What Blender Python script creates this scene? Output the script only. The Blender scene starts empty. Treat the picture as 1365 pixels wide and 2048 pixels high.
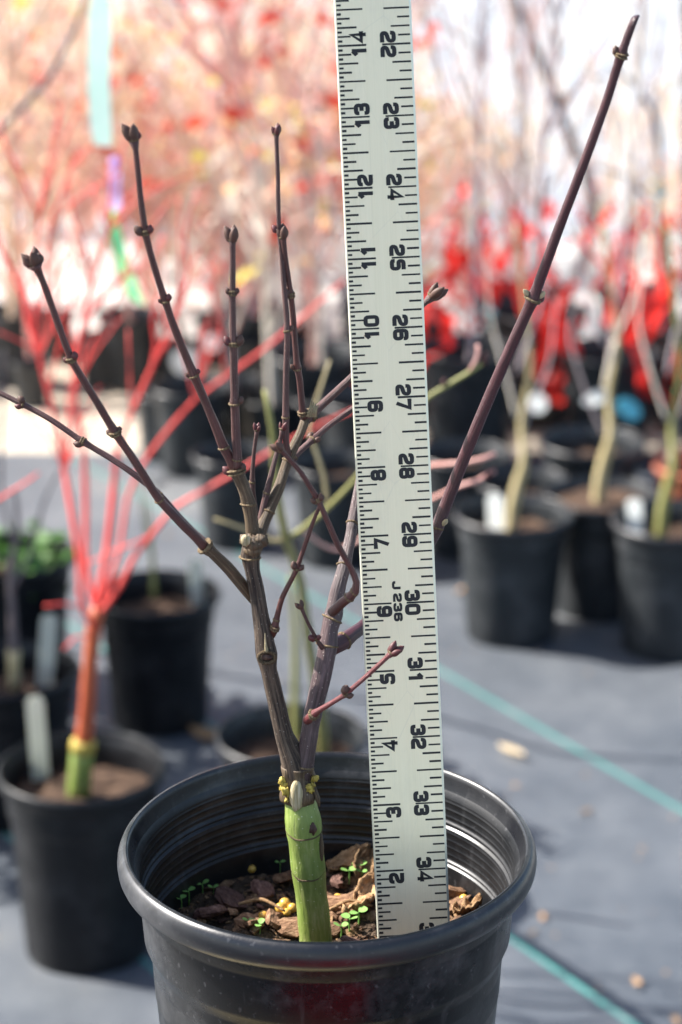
import bpy, math, random
from mathutils import Vector, Matrix, noise as mnoise
R = math.radians
random.seed(7)
sc = bpy.context.scene

# ------------------------------------------------------------------ camera
CAM_H, PITCH, LENS, SENS = 1.10, 19.3, 50.0, 22.3
cd = bpy.data.cameras.new('camera'); cam = bpy.data.objects.new('camera', cd)
sc.collection.objects.link(cam); sc.camera = cam
cam.location = (0, 0, CAM_H); cam.rotation_euler = (R(90 - PITCH), 0, 0)
cd.sensor_fit = 'VERTICAL'; cd.sensor_height = SENS; cd.sensor_width = SENS * 2 / 3; cd.lens = LENS
cd.clip_start = 0.05; cd.clip_end = 400
cd.dof.use_dof = True; cd.dof.focus_distance = 0.855; cd.dof.aperture_fstop = 6.4
# ------------------------------------------------------------------ sky and sun
SUN_EL = 44.0; SUN_DIR = (-0.95, 0.26)      # towards the sun, in plan
w = bpy.data.worlds.new('World'); sc.world = w; w.use_nodes = True
nt = w.node_tree; bg = nt.nodes['Background']
sky = nt.nodes.new('ShaderNodeTexSky'); sky.sky_type = 'NISHITA'; sky.sun_disc = False
sky.sun_elevation = R(SUN_EL); sky.sun_rotation = math.atan2(SUN_DIR[0], SUN_DIR[1])
sky.air_density = 1.0; sky.dust_density = 2.0
nt.links.new(sky.outputs[0], bg.inputs[0]); bg.inputs[1].default_value = 0.098
sd = bpy.data.lights.new('sun', 'SUN'); sun = bpy.data.objects.new('sun', sd); sc.collection.objects.link(sun)
sd.energy = 5.0; sd.angle = R(0.53); sd.color = (1.0, 0.96, 0.90)
dl = math.hypot(*SUN_DIR)
to_sun = Vector((SUN_DIR[0]/dl*math.cos(R(SUN_EL)), SUN_DIR[1]/dl*math.cos(R(SUN_EL)), math.sin(R(SUN_EL))))
sun.rotation_euler = to_sun.to_track_quat('Z', 'Y').to_euler(); sun.location = to_sun * 8
sc.view_settings.view_transform = 'Standard'; sc.view_settings.look = 'None'
sc.view_settings.exposure = 1.58; sc.view_settings.gamma = 1.0
sc.render.engine = 'CYCLES'
try:
    sc.cycles.use_denoising = True; sc.cycles.denoiser = 'OPENIMAGEDENOISE'
except Exception: pass
sc.cycles.max_bounces = 6; sc.cycles.diffuse_bounces = 3; sc.cycles.glossy_bounces = 3
sc.cycles.caustics_reflective = False; sc.cycles.caustics_refractive = False

# ------------------------------------------------------------------ measuring helpers (photo pixel -> place)
F = LENS / SENS * 2048; cp, sp = math.cos(R(PITCH)), math.sin(R(PITCH))
def ray(px, py):
    u, v = (px - 682.5) / F, (py - 1024) / F
    return Vector((u, cp - v * sp, -(sp + v * cp)))
def at(px, py, Y):                       # the point of the upright plane at distance Y
    d = ray(px, py); return Vector((0, 0, CAM_H)) + d * (Y / d.y)
def atz(px, py, Z=0.0):                  # the point of the level plane at height Z
    d = ray(px, py); return Vector((0, 0, CAM_H)) + d * ((Z - CAM_H) / d.z)
def zdepth(P): return P.y * cp - (P.z - CAM_H) * sp
def pxm(P): return zdepth(P) / F         # metres per pixel there

# ------------------------------------------------------------------ object helpers
class MB:
    def __init__(s): s.v, s.f, s.uv, s.m = [], [], [], []
    def add(s, vs, fs, uvs=None, mi=0):
        o = len(s.v); s.v += [tuple(v) for v in vs]
        s.uv += uvs if uvs else [(0, 0)] * len(vs)
        s.f += [tuple(i + o for i in f) for f in fs]; s.m += [mi] * len(fs)
    def mesh(s, name, mats, smooth=True):
        me = bpy.data.meshes.new(name); me.from_pydata(s.v, [], s.f)
        for m in mats: me.materials.append(m)
        me.polygons.foreach_set('material_index', s.m)
        me.polygons.foreach_set('use_smooth', [smooth] * len(s.f))
        ul = me.uv_layers.new(name='UVMap')
        idx = [0] * len(me.loops); me.loops.foreach_get('vertex_index', idx)
        flat = []
        for i in idx: flat += s.uv[i]
        ul.data.foreach_set('uv', flat); me.update()
        return me
    def build(s, name, mats, parent=None, smooth=True, loc=None):
        if not isinstance(mats, (list, tuple)): mats = [mats]
        return link(name, s.mesh(name, mats, smooth), parent, loc)
def link(name, data, parent=None, loc=None):
    o = bpy.data.objects.new(name, data); sc.collection.objects.link(o)
    if parent is not None:
        o.parent = parent
        if data is not None and loc is None: o.location = (0, 0, 0)
    if loc is not None: o.location = loc
    return o
def tag(o, label=None, cat=None, group=None, kind=None):
    if label: o['label'] = label
    if cat: o['category'] = cat
    if group: o['group'] = group
    if kind: o['kind'] = kind
    return o
def empty(name, loc, label, cat, group=None, rz=0):
    o = link(name, None, None, loc); o.rotation_euler.z = rz; o.empty_display_size = 0.05
    return tag(o, label, cat, group)
def copy_tree(o, parent=None):
    c = o.copy(); sc.collection.objects.link(c)
    if parent is not None: c.parent = parent
    for ch in list(o.children): copy_tree(ch, c)
    return c
def inv(root, pts): return [Vector(p) - root.location for p in pts]

# ------------------------------------------------------------------ shape helpers
def spline(pts, rad, step):
    P, Q = [], []
    n = len(pts)
    for i in range(n - 1):
        p0 = pts[max(i-1, 0)]; p1 = pts[i]; p2 = pts[i+1]; p3 = pts[min(i+2, n-1)]
        k = max(1, int((p2 - p1).length / step))
        for j in range(k):
            t = j / k; t2, t3 = t*t, t*t*t
            l = (p2-p1).length; m1 = (p2-p0).normalized()*l*.7; m2 = (p3-p1).normalized()*l*.7
            P.append(p1*(2*t3-3*t2+1) + m1*(t3-2*t2+t) + p2*(3*t2-2*t3) + m2*(t3-t2))
            Q.append(rad[i]*(1-t) + rad[i+1]*t)
    P.append(pts[-1].copy()); Q.append(rad[-1])
    return P, Q
def tube(mb, pts, rad, sides=10, step=0.004, bumps=(), wob=0.0, mi=0, cap=True, cut=None):
    pts = [Vector(p) for p in pts]
    P, Q = spline(pts, rad, step)
    L = [0.0]
    for a, b in zip(P, P[1:]): L.append(L[-1] + (b-a).length)
    up = None; vs, uvs, fs = [], [], []
    for i, p in enumerate(P):
        t = (P[min(i+1, len(P)-1)] - P[max(i-1, 0)]).normalized()
        if up is None:
            up = Vector((0, 1, 0)) if abs(t.y) < .9 else Vector((1, 0, 0))
        a = up - t * up.dot(t); a.normalize(); up = a; b = t.cross(a)
        r = Q[i]
        for (bp, amp, sig) in bumps:
            d = (p - bp).length
            if d < 4*sig: r += amp * math.exp(-(d/sig)**2)
        for k in range(sides):
            g = 2*math.pi*k/sides
            rr = r
            if wob: rr *= 1 + wob * mnoise.noise(Vector((math.cos(g)*1.5, math.sin(g)*1.5, L[i]*140)) + p*0.5)
            vs.append(p + (a*math.cos(g) + b*math.sin(g))*rr); uvs.append((k/sides, L[i]))
    n = len(P)
    if cut is not None:                       # slanting pruning cut at the last ring
        ax = (P[-1]-P[-2]).normalized()
        for k in range(sides):
            q = vs[(n-1)*sides+k]; vs[(n-1)*sides+k] = q + ax*(q-P[-1]).dot(cut)
    for i in range(n-1):
        for k in range(sides):
            k2 = (k+1) % sides
            fs.append((i*sides+k, i*sides+k2, (i+1)*sides+k2, (i+1)*sides+k))
    if cap:
        fs.append(tuple(range(sides-1, -1, -1))); fs.append(tuple((n-1)*sides+k for k in range(sides)))
    mb.add(vs, fs, uvs, mi)
def lathe(mb, prof, segs=48, c=(0, 0, 0), mi=0, wob=0.0, closed=False):
    vs, fs, uvs = [], [], []
    n = len(prof)
    for i, (r, z) in enumerate(prof):
        for k in range(segs):
            g = 2*math.pi*k/segs
            rr = r*(1 + wob*math.sin(2*g+.6) + wob*.6*math.sin(3*g+2))
            vs.append((c[0]+rr*math.cos(g), c[1]+rr*math.sin(g), c[2]+z)); uvs.append((k/segs, z))
    for i in range(n if closed else n-1):
        j = (i+1) % n
        for k in range(segs):
            k2 = (k+1) % segs
            fs.append((i*segs+k, i*segs+k2, j*segs+k2, j*segs+k))
    mb.add(vs, fs, uvs, mi)
def drop(mb, base, axis, length, rad, mi=0, segs=8, tip=0.0):      # a pointed bud
    axis = Vector(axis).normalized()
    a = axis.orthogonal().normalized(); b = axis.cross(a)
    prof = [(0, 0.62), (.12, .88), (.3, 1.02), (.5, 1.0), (.68, .84), (.82, .58), (.93, .28), (1.0, .04 + tip)]
    vs, fs = [], []
    for t, r in prof:
        for k in range(segs):
            g = 2*math.pi*k/segs
            rr = r*rad*(1 + .12*math.cos(3*g + t*4))
            vs.append(Vector(base) + axis*(t*length) + (a*math.cos(g)+b*math.sin(g))*rr)
    n = len(prof)
    for i in range(n-1):
        for k in range(segs):
            k2 = (k+1) % segs
            fs.append((i*segs+k, i*segs+k2, (i+1)*segs+k2, (i+1)*segs+k))
    fs.append(tuple(range(segs-1, -1, -1))); fs.append(tuple((n-1)*segs+k for k in range(segs)))
    mb.add(vs, fs, [(0, 0)]*len(vs), mi)
def box(mb, lo, hi, mi=0):
    (x0, y0, z0), (x1, y1, z1) = lo, hi
    vs = [(x0,y0,z0),(x1,y0,z0),(x1,y1,z0),(x0,y1,z0),(x0,y0,z1),(x1,y0,z1),(x1,y1,z1),(x0,y1,z1)]
    mb.add(vs, [(0,3,2,1),(4,5,6,7),(0,1,5,4),(1,2,6,5),(2,3,7,6),(3,0,4,7)], None, mi)

# ------------------------------------------------------------------ materials
def mat(name, col, rough=.6, spec=.5, metal=0.0):
    m = bpy.data.materials.new(name); m.use_nodes = True
    b = m.node_tree.nodes['Principled BSDF']
    b.inputs['Base Color'].default_value = (*col, 1); b.inputs['Roughness'].default_value = rough
    b.inputs['Metallic'].default_value = metal; b.inputs['Specular IOR Level'].default_value = spec
    return m
def N(m, t, **kw):
    n = m.node_tree.nodes.new(t)
    for k, v in kw.items():
        if k in n.inputs.keys(): n.inputs[k].default_value = v
        else: setattr(n, k, v)
    return n
def L_(m, a, b): m.node_tree.links.new(a, b)
def ramp(m, fac, stops):
    r = N(m, 'ShaderNodeValToRGB'); e = r.color_ramp.elements
    while len(e) < len(stops): e.new(.5)
    for el, (p, c) in zip(e, stops): el.position = p; el.color = (*c, 1)
    L_(m, fac, r.inputs[0]); return r.outputs[0]
def mix(m, fac, a, b, mode='MIX'):
    n = m.node_tree.nodes.new('ShaderNodeMix'); n.data_type = 'RGBA'; n.blend_type = mode
    for s, v in ((n.inputs[0], fac), (n.inputs[6], a), (n.inputs[7], b)):
        if hasattr(v, 'is_output'): L_(m, v, s)
        elif isinstance(v, (int, float)): s.default_value = v
        else: s.default_value = (*v, 1)
    return n.outputs[2]
def bsdf(m): return m.node_tree.nodes['Principled BSDF']
def coords(m, out='Object', scale=(1, 1, 1), rz=0):
    tc = N(m, 'ShaderNodeTexCoord'); mp = N(m, 'ShaderNodeMapping'); mp.inputs['Scale'].default_value = scale
    mp.inputs['Rotation'].default_value = (0, 0, rz)
    L_(m, tc.outputs[out], mp.inputs[0]); return mp.outputs[0]
def nz(m, vec, scale, detail=4, rough=.6):
    n = N(m, 'ShaderNodeTexNoise', Scale=scale, Detail=detail, Roughness=rough); L_(m, vec, n.inputs['Vector']); return n.outputs['Fac']
def bump(m, h, dist=.001, strength=.6):
    b = N(m, 'ShaderNodeBump', Distance=dist, Strength=strength); L_(m, h, b.inputs['Height']); L_(m, b.outputs[0], bsdf(m).inputs['Normal'])

def bark(name, c1, c2, c3, rough=.55, streak=1.0, spec=.4, specks=.7, speck_col=(.5, .45, .38)):
    m = mat(name, c1, rough, spec)
    v = coords(m, 'UV', (14, 260, 1))
    v2 = coords(m, 'UV', (17, 75, 1))
    s = nz(m, v2, 1.0, 5, .7)
    base = ramp(m, s, [(.36, c2), (.5, c1), (.66, c3)])
    pn = nz(m, coords(m, 'Object'), 60, 3)
    base = mix(m, ramp(m, pn, [(.42, (0,)*3), (.62, (1,)*3)]), base, mix(m, .5, c2, c1))
    base = mix(m, min(.75, .6 * streak), base, ramp(m, nz(m, coords(m, 'UV', (24, 30, 1)), 1.0, 5, .7), [(.42, c2), (.58, c3)]))
    vo = N(m, 'ShaderNodeTexVoronoi', Scale=1.0, Randomness=1.0); L_(m, coords(m, 'UV', (17, 620, 1)), vo.inputs['Vector'])
    sp_ = ramp(m, vo.outputs['Distance'], [(.07, (1,)*3), (.15, (0,)*3)])
    base = mix(m, mix(m, specks, (0, 0, 0), sp_), base, speck_col)
    L_(m, base, bsdf(m).inputs['Base Color'])
    bump(m, nz(m, coords(m, 'UV', (18, 60, 1)), 1.0, 5, .7), .0011 * streak + .0003, .9)
    return m
M = {}
M['bark_grey'] = bark('bark_grey', (0.0612, 0.0422, 0.0294), (0.0101, 0.0061, 0.0058), (0.1512, 0.1088, 0.0768), .7, 1.0, .3, .6)
M['bark_purple'] = bark('bark_purple', (0.064, 0.034, 0.034), (0.018, 0.009, 0.01), (0.15, 0.1, 0.1), .5, .5, .5, .8)
M['bark_tan'] = bark('bark_tan', (0.0975, 0.0629, 0.034), (0.0273, 0.0148, 0.0088), (0.1716, 0.1221, 0.068), .6, .7, .4, .5)
M['twig_plum'] = bark('twig_plum', (0.078, 0.021, 0.017), (0.03, 0.008, 0.007), (0.135, 0.05, 0.04), .42, .3, .5, .35, (.3, .2, .16))
M['twig_mauve'] = bark('twig_mauve', (0.08, 0.03, 0.026), (0.03, 0.01, 0.009), (0.16, 0.085, 0.075), .5, .4, .5, .5)
M['whip_purple'] = bark('whip_purple', (0.056, 0.014, 0.019), (0.026, 0.007, 0.009), (0.1, 0.032, 0.036), .36, .3, .5, .25, (.25, .16, .14))
M['twig_red'] = bark('twig_red', (0.153, 0.033, 0.033), (0.0892, 0.018, 0.021), (0.2167, 0.072, 0.066), .45, .3, .5, .3, (.5, .3, .25))
M['node_tan'] = bark('node_tan', (0.1555, 0.1053, 0.054), (0.0518, 0.0294, 0.0151), (0.2488, 0.186, 0.1037), .75, 1.0, .3, .2)
M['bud_dark'] = bark('bud_dark', (0.07, 0.028, 0.021), (0.021, 0.0098, 0.0084), (0.154, 0.091, 0.0595), .6, .8, .4, .1)
M['bud_red'] = bark('bud_red', (0.0882, 0.0189, 0.021), (0.042, 0.0084, 0.0105), (0.1512, 0.0588, 0.0504), .5, .6, .4, .1)
M['rootstock'] = bark('rootstock', (0.195, 0.265, 0.05), (0.11, 0.165, 0.03), (0.32, 0.345, 0.13), .5, .35, .45, .6, (.62, .62, .45))
M['graft_yellow'] = bark('graft_yellow', (0.432, 0.324, 0.036), (0.198, 0.135, 0.027), (0.558, 0.45, 0.108), .6, .7, .4, .2)
M['cut_wood'] = bark('cut_wood', (.42, .33, .19), (.2, .17, .08), (.6, .52, .36), .6, .9, .3, .1)

def _stre(m): return coords(m, 'Object', (160, 160, 18))
def plastic(name, col, rough=.34, dust=.5, dustcol=(.26, .26, .27), spec=.32):
    m = mat(name, col, rough, spec)
    v = coords(m)
    d = ramp(m, nz(m, v, 22, 7, .72), [(.50, (0,)*3), (.78, (dust,)*3)])
    d2 = ramp(m, nz(m, v, 420, 2, .5), [(.66, (0,)*3), (.74, (.55*dust,)*3)])
    d3 = ramp(m, nz(m, _stre(m), 1.0, 4, .6), [(.60, (0,)*3), (.70, (.30*dust,)*3)])
    f = mix(m, 1.0, mix(m, 1.0, d, d2, 'ADD'), d3, 'ADD')
    L_(m, mix(m, f, col, dustcol), bsdf(m).inputs['Base Color'])
    L_(m, ramp(m, nz(m, v, 35, 5), [(.35, (rough-.08,)*3), (.7, (rough+.2,)*3)]), bsdf(m).inputs['Roughness'])
    bump(m, nz(m, v, 900, 2), .00008, .5)
    return m
M['pot_main'] = plastic('pot_black', (.004, .0044, .0056), .30, .24, spec=.22)
M['pot_inner'] = plastic('pot_black_inside', (.006, .0066, .008), .42, .2, spec=.45)
M['pot_rim'] = plastic('pot_black_rim', (.006, .0066, .009), .34, .2, spec=.55)
M['pot'] = plastic('pot_black_dusty', (.013, .016, .0185), .44, .24, spec=.5)
M['pot_dark'] = plastic('pot_black_shaded', (.005, .0055, .007), .40, .09, spec=.3)  # darker copy for the left pots: their shade is put into the colour
M['pot_terracotta'] = plastic('pot_terracotta', (.42, .12, .06), .5, .3)

def soilmat(name, a, b, c, sc_=130):
    m = mat(name, a, .9, .2); v = coords(m)
    L_(m, ramp(m, nz(m, v, sc_, 6, .7), [(.3, a), (.55, b), (.75, c)]), bsdf(m).inputs['Base Color'])
    bump(m, nz(m, v, sc_*2.2, 5), .003, 1.0); return m
M['soil'] = soilmat('potting_mix', (.018, .013, .010), (.075, .05, .033), (.20, .135, .085), 170)
M['soil_far'] = soilmat('bark_soil', (.018, .012, .009), (.075, .045, .03), (.22, .15, .10), 120)
def chipmat(name, a, b, c):
    m = mat(name, a, .85, .25); v = coords(m, 'Object', (260, 900, 420))
    oi = N(m, 'ShaderNodeObjectInfo')
    col = ramp(m, nz(m, v, 1.0, 6, .7), [(.3, a), (.52, b), (.76, c)])
    hs = N(m, 'ShaderNodeHueSaturation'); mr = N(m, 'ShaderNodeMapRange'); mr.inputs[3].default_value = .6; mr.inputs[4].default_value = 1.5
    L_(m, oi.outputs['Random'], mr.inputs[0]); L_(m, mr.outputs[0], hs.inputs['Value']); L_(m, col, hs.inputs['Color'])
    L_(m, hs.outputs[0], bsdf(m).inputs['Base Color'])
    bump(m, nz(m, v, 1.3, 5), .0012, 1.0); return m
M['chip_brown'] = chipmat('bark_chip_brown', (.07, .037, .023), (.215, .118, .066), (.42, .275, .165))
M['chip_purple'] = chipmat('bark_chip_purple', (.055, .028, .023), (.13, .068, .052), (.25, .15, .115))
M['leaf_dry'] = chipmat('dry_leaf', (.14, .075, .035), (.3, .18, .09), (.48, .33, .19))
M['prill'] = mat('fertiliser_prill', (.56, .33, .055), .35, .5)
L_(M['prill'], ramp(M['prill'], nz(M['prill'], coords(M['prill']), 500, 2), [(.3, (.48, .25, .035)), (.7, (.68, .45, .1))]), bsdf(M['prill']).inputs['Base Color'])
bsdf(M['prill']).inputs['Subsurface Weight'].default_value = .3; bsdf(M['prill']).inputs['Subsurface Radius'].default_value = (.003, .002, .001)
def leafmat(name, c, c2, trans=.4):
    m = mat(name, c, .5, .4); b = bsdf(m)
    col = ramp(m, nz(m, coords(m), 120, 3), [(.35, c), (.65, c2)])
    L_(m, col, b.inputs['Base Color'])
    t = N(m, 'ShaderNodeBsdfTranslucent'); L_(m, col, t.inputs[0])
    mx = N(m, 'ShaderNodeMixShader'); mx.inputs[0].default_value = trans
    L_(m, b.outputs[0], mx.inputs[1]); L_(m, t.outputs[0], mx.inputs[2])
    L_(m, mx.outputs[0], m.node_tree.nodes['Material Output'].inputs[0]); return m
M['seedling'] = leafmat('seedling_green', (.2, .42, .1), (.3, .52, .14), .35)
M['weed'] = leafmat('weed_green', (.05, .14, .022), (.10, .22, .04), .35)
M['leaf_red'] = leafmat('leaf_red', (.62, .05, .035), (.72, .12, .06), .45)
M['leaf_orange'] = leafmat('leaf_orange', (.88, .46, .20), (.90, .60, .34), .55)
M['leaf_olive'] = leafmat('leaf_olive', (.56, .54, .26), (.64, .60, .36), .5)
M['leaf_pink'] = leafmat('leaf_pink', (.90, .48, .43), (.92, .64, .58), .55)
M['leaf_peach'] = leafmat('leaf_peach', (.88, .66, .38), (.90, .74, .52), .55)
M['leaf_yellow'] = leafmat('leaf_yellow', (.62, .5, .06), (.7, .58, .14), .45)
M['ribbon_red'] = leafmat('ribbon_red', (.86, .035, .03), (.90, .06, .045), .5)
M['ribbon_mint'] = leafmat('ribbon_mint', (.66, .93, .76), (.72, .94, .80), .6)
M['ribbon_green'] = leafmat('ribbon_green', (.24, .84, .34), (.32, .86, .40), .55)
M['ribbon_purple'] = leafmat('ribbon_purple', (.64, .50, .82), (.68, .55, .84), .5)
M['tag_white'] = leafmat('label_white', (.80, .82, .79), (.82, .84, .81), .5); M['tag_blue'] = leafmat('tag_blue', (.20, .66, .74), (.26, .70, .78), .5)
M['label_stick'] = leafmat('label_stick', (.66, .68, .60), (.70, .71, .64), .5)

def twigmat(name, c, c2, rough=.6):
    m = mat(name, c, rough, .35)
    L_(m, ramp(m, nz(m, coords(m), 14, 4), [(.35, c), (.65, c2)]), bsdf(m).inputs['Base Color']); return m
M['coral'] = twigmat('bark_coral', (.72, .05, .045), (.80, .11, .09), .45)
M['coral_trunk'] = twigmat('bark_coral_trunk', (.33, .06, .022), (.48, .12, .05), .5)
M['t_coral'] = twigmat('twig_coral', (.84, .34, .29), (.86, .48, .40))
M['t_orange'] = twigmat('twig_orange', (.82, .54, .34), (.84, .64, .46))
M['t_beige'] = twigmat('twig_beige', (.70, .62, .50), (.78, .70, .60))
M['t_sage'] = twigmat('twig_sage', (.46, .46, .32), (.56, .54, .42))
M['t_grey'] = twigmat('twig_greybrown', (.30, .25, .26), (.42, .36, .37))
M['t_dark'] = twigmat('twig_dark', (.10, .08, .085), (.17, .14, .14))
M['t_green'] = twigmat('twig_yellowgreen', (.21, .21, .065), (.29, .275, .105), .5)
M['t_pink'] = twigmat('twig_pink', (.52, .27, .23), (.6, .36, .3), .5)
M['t_tan'] = twigmat('stem_tan', (.38, .31, .15), (.47, .39, .23), .6)

M['crate_red'] = mat('crate_red', (.62, .02, .03), .45)
# ground materials
def fabric():
    m = mat('landscape_fabric', (.12, .125, .135), .52, .6)
    v = coords(m)
    lin = coords(m, 'Object', (1, 1, 1), -math.atan2(.367, .236) * -1 )    # stripe frame: x runs along the teal lines
    sx = N(m, 'ShaderNodeSeparateXYZ'); L_(m, lin, sx.inputs[0])
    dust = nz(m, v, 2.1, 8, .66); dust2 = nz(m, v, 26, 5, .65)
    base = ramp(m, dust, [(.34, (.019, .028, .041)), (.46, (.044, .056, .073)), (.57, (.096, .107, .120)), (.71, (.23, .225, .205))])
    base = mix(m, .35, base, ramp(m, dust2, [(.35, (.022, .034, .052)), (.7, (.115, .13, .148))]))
    wv = N(m, 'ShaderNodeTexBrick'); wv.inputs['Scale'].default_value = 330; wv.inputs['Mortar Size'].default_value = .03
    wv.inputs['Color1'].default_value = (.9, .9, .9, 1); wv.inputs['Color2'].default_value = (.75, .75, .78, 1); wv.inputs['Mortar'].default_value = (.35, .35, .38, 1)
    L_(m, lin, wv.inputs['Vector'])
    base = mix(m, .7, base, wv.outputs[0], 'MULTIPLY')
    # teal woven marker lines every foot
    a = N(m, 'ShaderNodeMath', operation='ADD'); L_(m, sx.outputs[1], a.inputs[0]); a.inputs[1].default_value = 30*.312 - STRIPE_OFF
    md = N(m, 'ShaderNodeMath', operation='MODULO'); L_(m, a.outputs[0], md.inputs[0]); md.inputs[1].default_value = .312
    cmpn = N(m, 'ShaderNodeMath', operation='LESS_THAN'); L_(m, md.outputs[0], cmpn.inputs[0]); cmpn.inputs[1].default_value = .0065
    ch = N(m, 'ShaderNodeTexChecker', Scale=210.0); L_(m, lin, ch.inputs[0])
    teal = mix(m, ch.outputs['Fac'], (.015, .15, .135), (.04, .22, .19))
    teal = mix(m, ramp(m, dust2, [(.5, (0,)*3), (.8, (.5,)*3)]), teal, (.32, .34, .33))
    base = mix(m, cmpn.outputs[0], base, teal)
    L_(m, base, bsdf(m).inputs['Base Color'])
    bump(m, wv.outputs['Fac'], .0006, .5)
    return m
# stripe frame: direction of the lines on the ground, offset of the one seen at right
ang = math.atan2(-.367, .236)
g0 = atz(890, 1345); STRIPE_OFF = -g0.x*math.sin(ang) + g0.y*math.cos(ang) - .0042
def coords_rot(): pass
_old = coords
def coords(m, out='Object', scale=(1, 1, 1), rz=0):
    return _old(m, out, scale, -ang if rz else 0)
M['fabric'] = fabric()
def gravel(name, cols, s):
    m = mat(name, cols[1], .9, .2); v = _old(m)
    vo = N(m, 'ShaderNodeTexVoronoi', Scale=s); L_(m, v, vo.inputs['Vector'])
    c = ramp(m, nz(m, v, 2.0, 6, .65), [(.3, cols[0]), (.55, cols[1]), (.75, cols[2])])
    c = mix(m, .35, c, ramp(m, vo.outputs['Color'], [(.2, cols[0]), (.8, cols[2])]))
    L_(m, c, bsdf(m).inputs['Base Color']); bump(m, vo.outputs['Distance'], .01, .6); return m
M['gravel'] = gravel('pale_gravel', [(.25, .29, .325), (.31, .345, .38), (.38, .40, .42)], 55)
M['litter'] = gravel('leaf_litter', [(.44, .43, .40), (.54, .53, .51), (.62, .62, .61)], 38)
M['path'] = gravel('sandy_path', [(.30, .25, .19), (.45, .39, .31), (.56, .51, .44)], 70)

# ------------------------------------------------------------------ the setting
def sheet(name, x0, y0, x1, y1, z, m, jag=0, n=40):
    mb = MB()
    if not jag:
        mb.add([(x0,y0,z),(x1,y0,z),(x1,y1,z),(x0,y1,z)], [(0,1,2,3)])
    else:
        vs, fs = [], []
        for i in range(n+1):
            x = x0 + (x1-x0)*i/n
            vs += [(x, y0 + jag*mnoise.noise(Vector((x*2.3, 3.1, 0))), z), (x, y1 + jag*mnoise.noise(Vector((x*2.3, 9.7, 0))), z)]
        for i in range(n): fs.append((2*i, 2*i+2, 2*i+3, 2*i+1))
        mb.add(vs, fs)
    return tag(mb.build(name, m, None, False), kind='structure')
sheet('ground', -150, -150, 150, 150, -.012, M['gravel'])
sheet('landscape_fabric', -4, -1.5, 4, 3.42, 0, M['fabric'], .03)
sheet('sandy_path', -4.2, 3.3, 4.2, 4.05, -.006, M['path'], .05)
sheet('growing_bed', -4, 3.98, 4, 4.12, -.001, M['fabric'], .03)
sheet('leaf_litter', -4, 4.05, 4, 4.95, -.004, M['litter'], .08)

# ------------------------------------------------------------------ nursery pots
def pot_profile(r, h, fine=False):
    t = .0016*r/.0795
    k = r/.0795
    p = []
    def arc(cx, cz, rx, rz, a0, a1, n):
        for i in range(n+1):
            a = R(a0+(a1-a0)*i/n); p.append((cx+rx*math.cos(a), cz+rz*math.sin(a)))
    # outside from the base up to the lip, over it and down inside
    p += [(0, h*.03), (r*.60, h*.03), (r*.68, 0), (r*.735, 0), (r*.745, h*.02), (r*.79, h*.35), (r*.852, h*.745), (r*.856, h*.753), (r*.876, h*.775), (r*.884, h*.785),
          (r*.897, h*.882), (r*.8965, h*.886), (r*.902, h*.890), (r*.916, h*.952)]
    arc(r*.957, h-.0058*k, r*.043, .0058*k, -115, 90, 9)
    arc(r*.957, h-.0058*k, r*.022, .0058*k, 85, 160, 4)
    r0, z0 = r*.902, h-.0095*k
    p.append((r*.922, h-.0070*k))
    depth = .052*k
    if fine:
        n = 300
        for i in range(n+1):
            s = i/n*depth
            rr = r0 - s*.05
            for led in (.0115*k, .0270*k):
                if s > led: rr -= .0012*k*min(1, (s-led)/.0010)
            ph = (s % (.0031*k))/(.0031*k)
            if s < .0265*k: rr -= .00024*k*math.exp(-((ph-.5)/.17)**2)
            for led in (.0103*k, .0262*k): rr -= .0007*k*math.exp(-((s-led)/.0008)**2)
            p.append((rr, z0 - s))
    else:
        for i in range(7):
            s = i/6*depth
            p.append((r0 - s*.05 - .0012*k*(i > 1) - .0012*k*(i > 3), z0-s))
    return p
def pot_thing(P, r, h, label, group=None, fine=False, soil=None, m=None, segs=40, name='nursery_pot', rz=0):
    o = empty(name, P, label, 'plant pot', group, rz)
    mb = MB(); prof = pot_profile(r, h, fine)
    k = next(i for i, q in enumerate(prof) if q[1] >= h*.95 and i > 8)
    k2 = max(i for i, q in enumerate(prof) if q[1] > h-.008*r/.0795)
    wob = .004 if fine else .006
    lathe(mb, prof[:k+1], segs, wob=wob); lathe(mb, prof[k2:], segs, wob=wob, mi=1 if fine else 0)
    mb.build('pot_wall', [m or M['pot']] + ([M['pot_inner']] if fine else []), o)
    mb = MB(); lathe(mb, prof[k:k2+1], segs, wob=wob); mb.build('rim', M['pot_rim'] if not m or fine else m, o)
    if soil is not None:
        mb = MB(); n = 9; rs = r*.87; vs = [(0, 0, h-soil)]; fs = []
        for i in range(1, n):
            for j in range(24):
                g = 2*math.pi*j/24; rr = rs*i/(n-1)
                vs.append((rr*math.cos(g), rr*math.sin(g), h-soil + .006*mnoise.noise(Vector((rr*math.cos(g)*60, rr*math.sin(g)*60, P.x*7)))))
        for j in range(24): fs.append((0, 1+j, 1+(j+1) % 24))
        for i in range(n-2):
            for j in range(24):
                a = 1+i*24; fs.append((a+j, a+24+j, a+24+(j+1) % 24, a+(j+1) % 24))
        mb.add(vs, fs); mb.build('soil', M['soil_far'], o)
    return o
CY = .783                                         # distance of the main pot's axis
rimc = at(654, 1679, CY); PR, PH = .0795, .172
POT = Vector((rimc.x, CY + .0015, rimc.z - PH))
mp = pot_thing(POT, PR, PH, 'large sharp black plastic nursery pot in the foreground holding the ruler and pruned maple', None, True, None, M['pot_main'], 144)
mp.rotation_euler.x = R(.5)
RIMZ = POT.z + PH - .0012
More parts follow.
